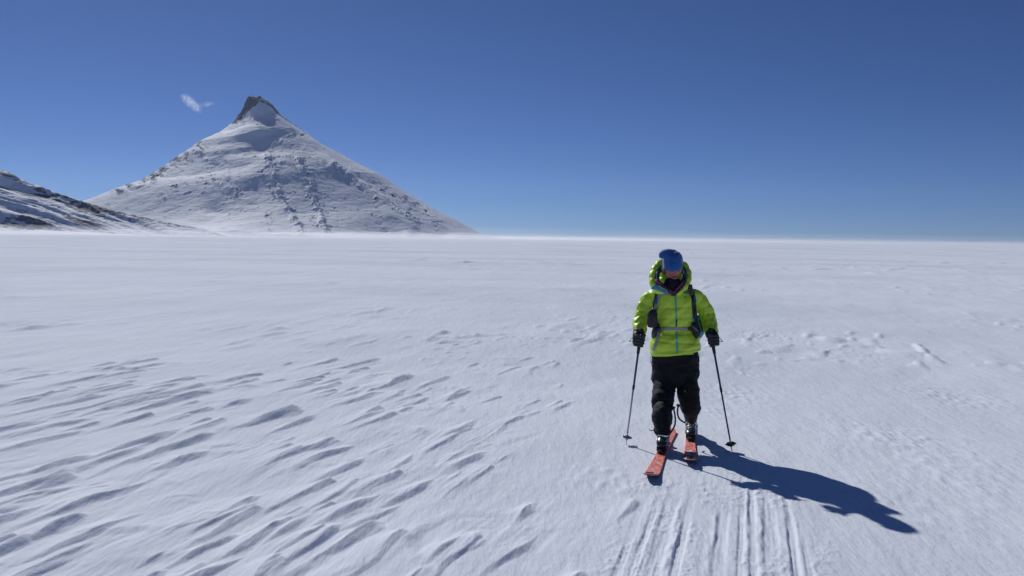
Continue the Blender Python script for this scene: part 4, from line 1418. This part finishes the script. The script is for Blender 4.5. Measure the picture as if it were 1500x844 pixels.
for i in range(59):
    for j in (0, 149):
        f = (tv_[i][j], tv_[i + 1][j], bv_[i + 1][j], bv_[i][j]); bm.faces.new(f if j == 0 else f[::-1])
for j in range(149):
    for i in (0, 59):
        f = (tv_[i][j], bv_[i][j], bv_[i][j + 1], tv_[i][j + 1]); bm.faces.new(f if i == 0 else f[::-1])
bmesh.ops.recalc_face_normals(bm, faces=bm.faces)
veil = air_box('blowing_snow', 0, 1, 0, 1, 0, 1, 4.2e-4, (.97, .98, 1.0), 0.5, 'low veil of wind-blown snow along the horizon')
bm.to_mesh(veil.data); bm.free()

# ------------------------------------------------------------------ the small wisp of cloud beside the summit
CY_ = 12500.0
c = at(288, 154, CY_); k_px = CY_ / F_PX
bm = bmesh.new(); bmesh.ops.create_icosphere(bm, subdivisions=4, radius=1.0)
for v in bm.verts:
    n_ = float(perlin(v.co.x * 1.6 + v.co.y, v.co.z * 1.6 - v.co.y, 601))
    v.co = Vector((v.co.x * 34 * k_px, v.co.y * 18 * k_px, v.co.z * 20 * k_px)) * (1 + .35 * n_)
me = bpy.data.meshes.new('cloud'); bm.to_mesh(me); bm.free()
m = bpy.data.materials.new('wisp_of_cloud'); m.use_nodes = True; t = m.node_tree; t.nodes.clear()
N = t.nodes.new
o_ = N('ShaderNodeOutputMaterial'); v = N('ShaderNodeVolumePrincipled'); v.inputs['Color'].default_value = (.97, .98, 1, 1); v.inputs['Anisotropy'].default_value = .55
tc = N('ShaderNodeTexCoord'); mp = N('ShaderNodeMapping'); mp.inputs['Rotation'].default_value = (0, R(48), 0)
mp.inputs['Scale'].default_value = (1 / (36 * k_px), 1 / (30 * k_px), 1 / (36 * k_px))
nz = N('ShaderNodeTexNoise'); nz.inputs['Scale'].default_value = 4.6; nz.inputs['Detail'].default_value = 8; nz.inputs['Roughness'].default_value = .75; nz.inputs['Distortion'].default_value = 1.6
st_ = N('ShaderNodeMapping'); st_.inputs['Scale'].default_value = (.75, 1, 1.9)
t.links.new(tc.outputs['Object'], mp.inputs[0]); t.links.new(mp.outputs[0], st_.inputs[0]); t.links.new(st_.outputs[0], nz.inputs['Vector'])


def lobe(cx, cz, sx, sz, ang, amp):
    """soft elongated puff round a point of the cloud, in its own pixel-free metres"""
    a = N('ShaderNodeMapping'); a.vector_type = 'TEXTURE'
    a.inputs['Location'].default_value = (cx * k_px, 0, cz * k_px); a.inputs['Rotation'].default_value = (0, R(ang), 0)
    a.inputs['Scale'].default_value = (sx * k_px, 13 * k_px, sz * k_px)
    ln = N('ShaderNodeVectorMath'); ln.operation = 'LENGTH'
    t.links.new(tc.outputs['Object'], a.inputs[0]); t.links.new(a.outputs[0], ln.inputs[0])
    mr = N('ShaderNodeMapRange'); mr.interpolation_type = 'SMOOTHSTEP'
    mr.inputs['From Min'].default_value = 0; mr.inputs['From Max'].default_value = 1; mr.inputs['To Min'].default_value = amp; mr.inputs['To Max'].default_value = 0
    t.links.new(ln.outputs['Value'], mr.inputs['Value'])
    return mr.outputs[0]


a1 = lobe(-8, 3, 23, 9, 42, 1.0); a2 = lobe(14, 1, 17, 5, -14, .35)
ad = N('ShaderNodeMath'); ad.operation = 'ADD'; t.links.new(a1, ad.inputs[0]); t.links.new(a2, ad.inputs[1])
mr = N('ShaderNodeMapRange'); mr.inputs['From Min'].default_value = .49; mr.inputs['From Max'].default_value = .62
t.links.new(nz.outputs[0], mr.inputs['Value'])
mu = N('ShaderNodeMath'); mu.operation = 'MULTIPLY'; t.links.new(ad.outputs[0], mu.inputs[0]); t.links.new(mr.outputs[0], mu.inputs[1])
mk = N('ShaderNodeMath'); mk.operation = 'MULTIPLY'; mk.inputs[1].default_value = 0.020; t.links.new(mu.outputs[0], mk.inputs[0])
t.links.new(mk.outputs[0], v.inputs['Density']); t.links.new(v.outputs[0], o_.inputs['Volume'])
me.materials.append(m)
cl = bpy.data.objects.new('cloud', me); col.objects.link(cl); cl.location = c
props(cl, 'small white wisp of cloud in the blue sky left of the summit', 'cloud')
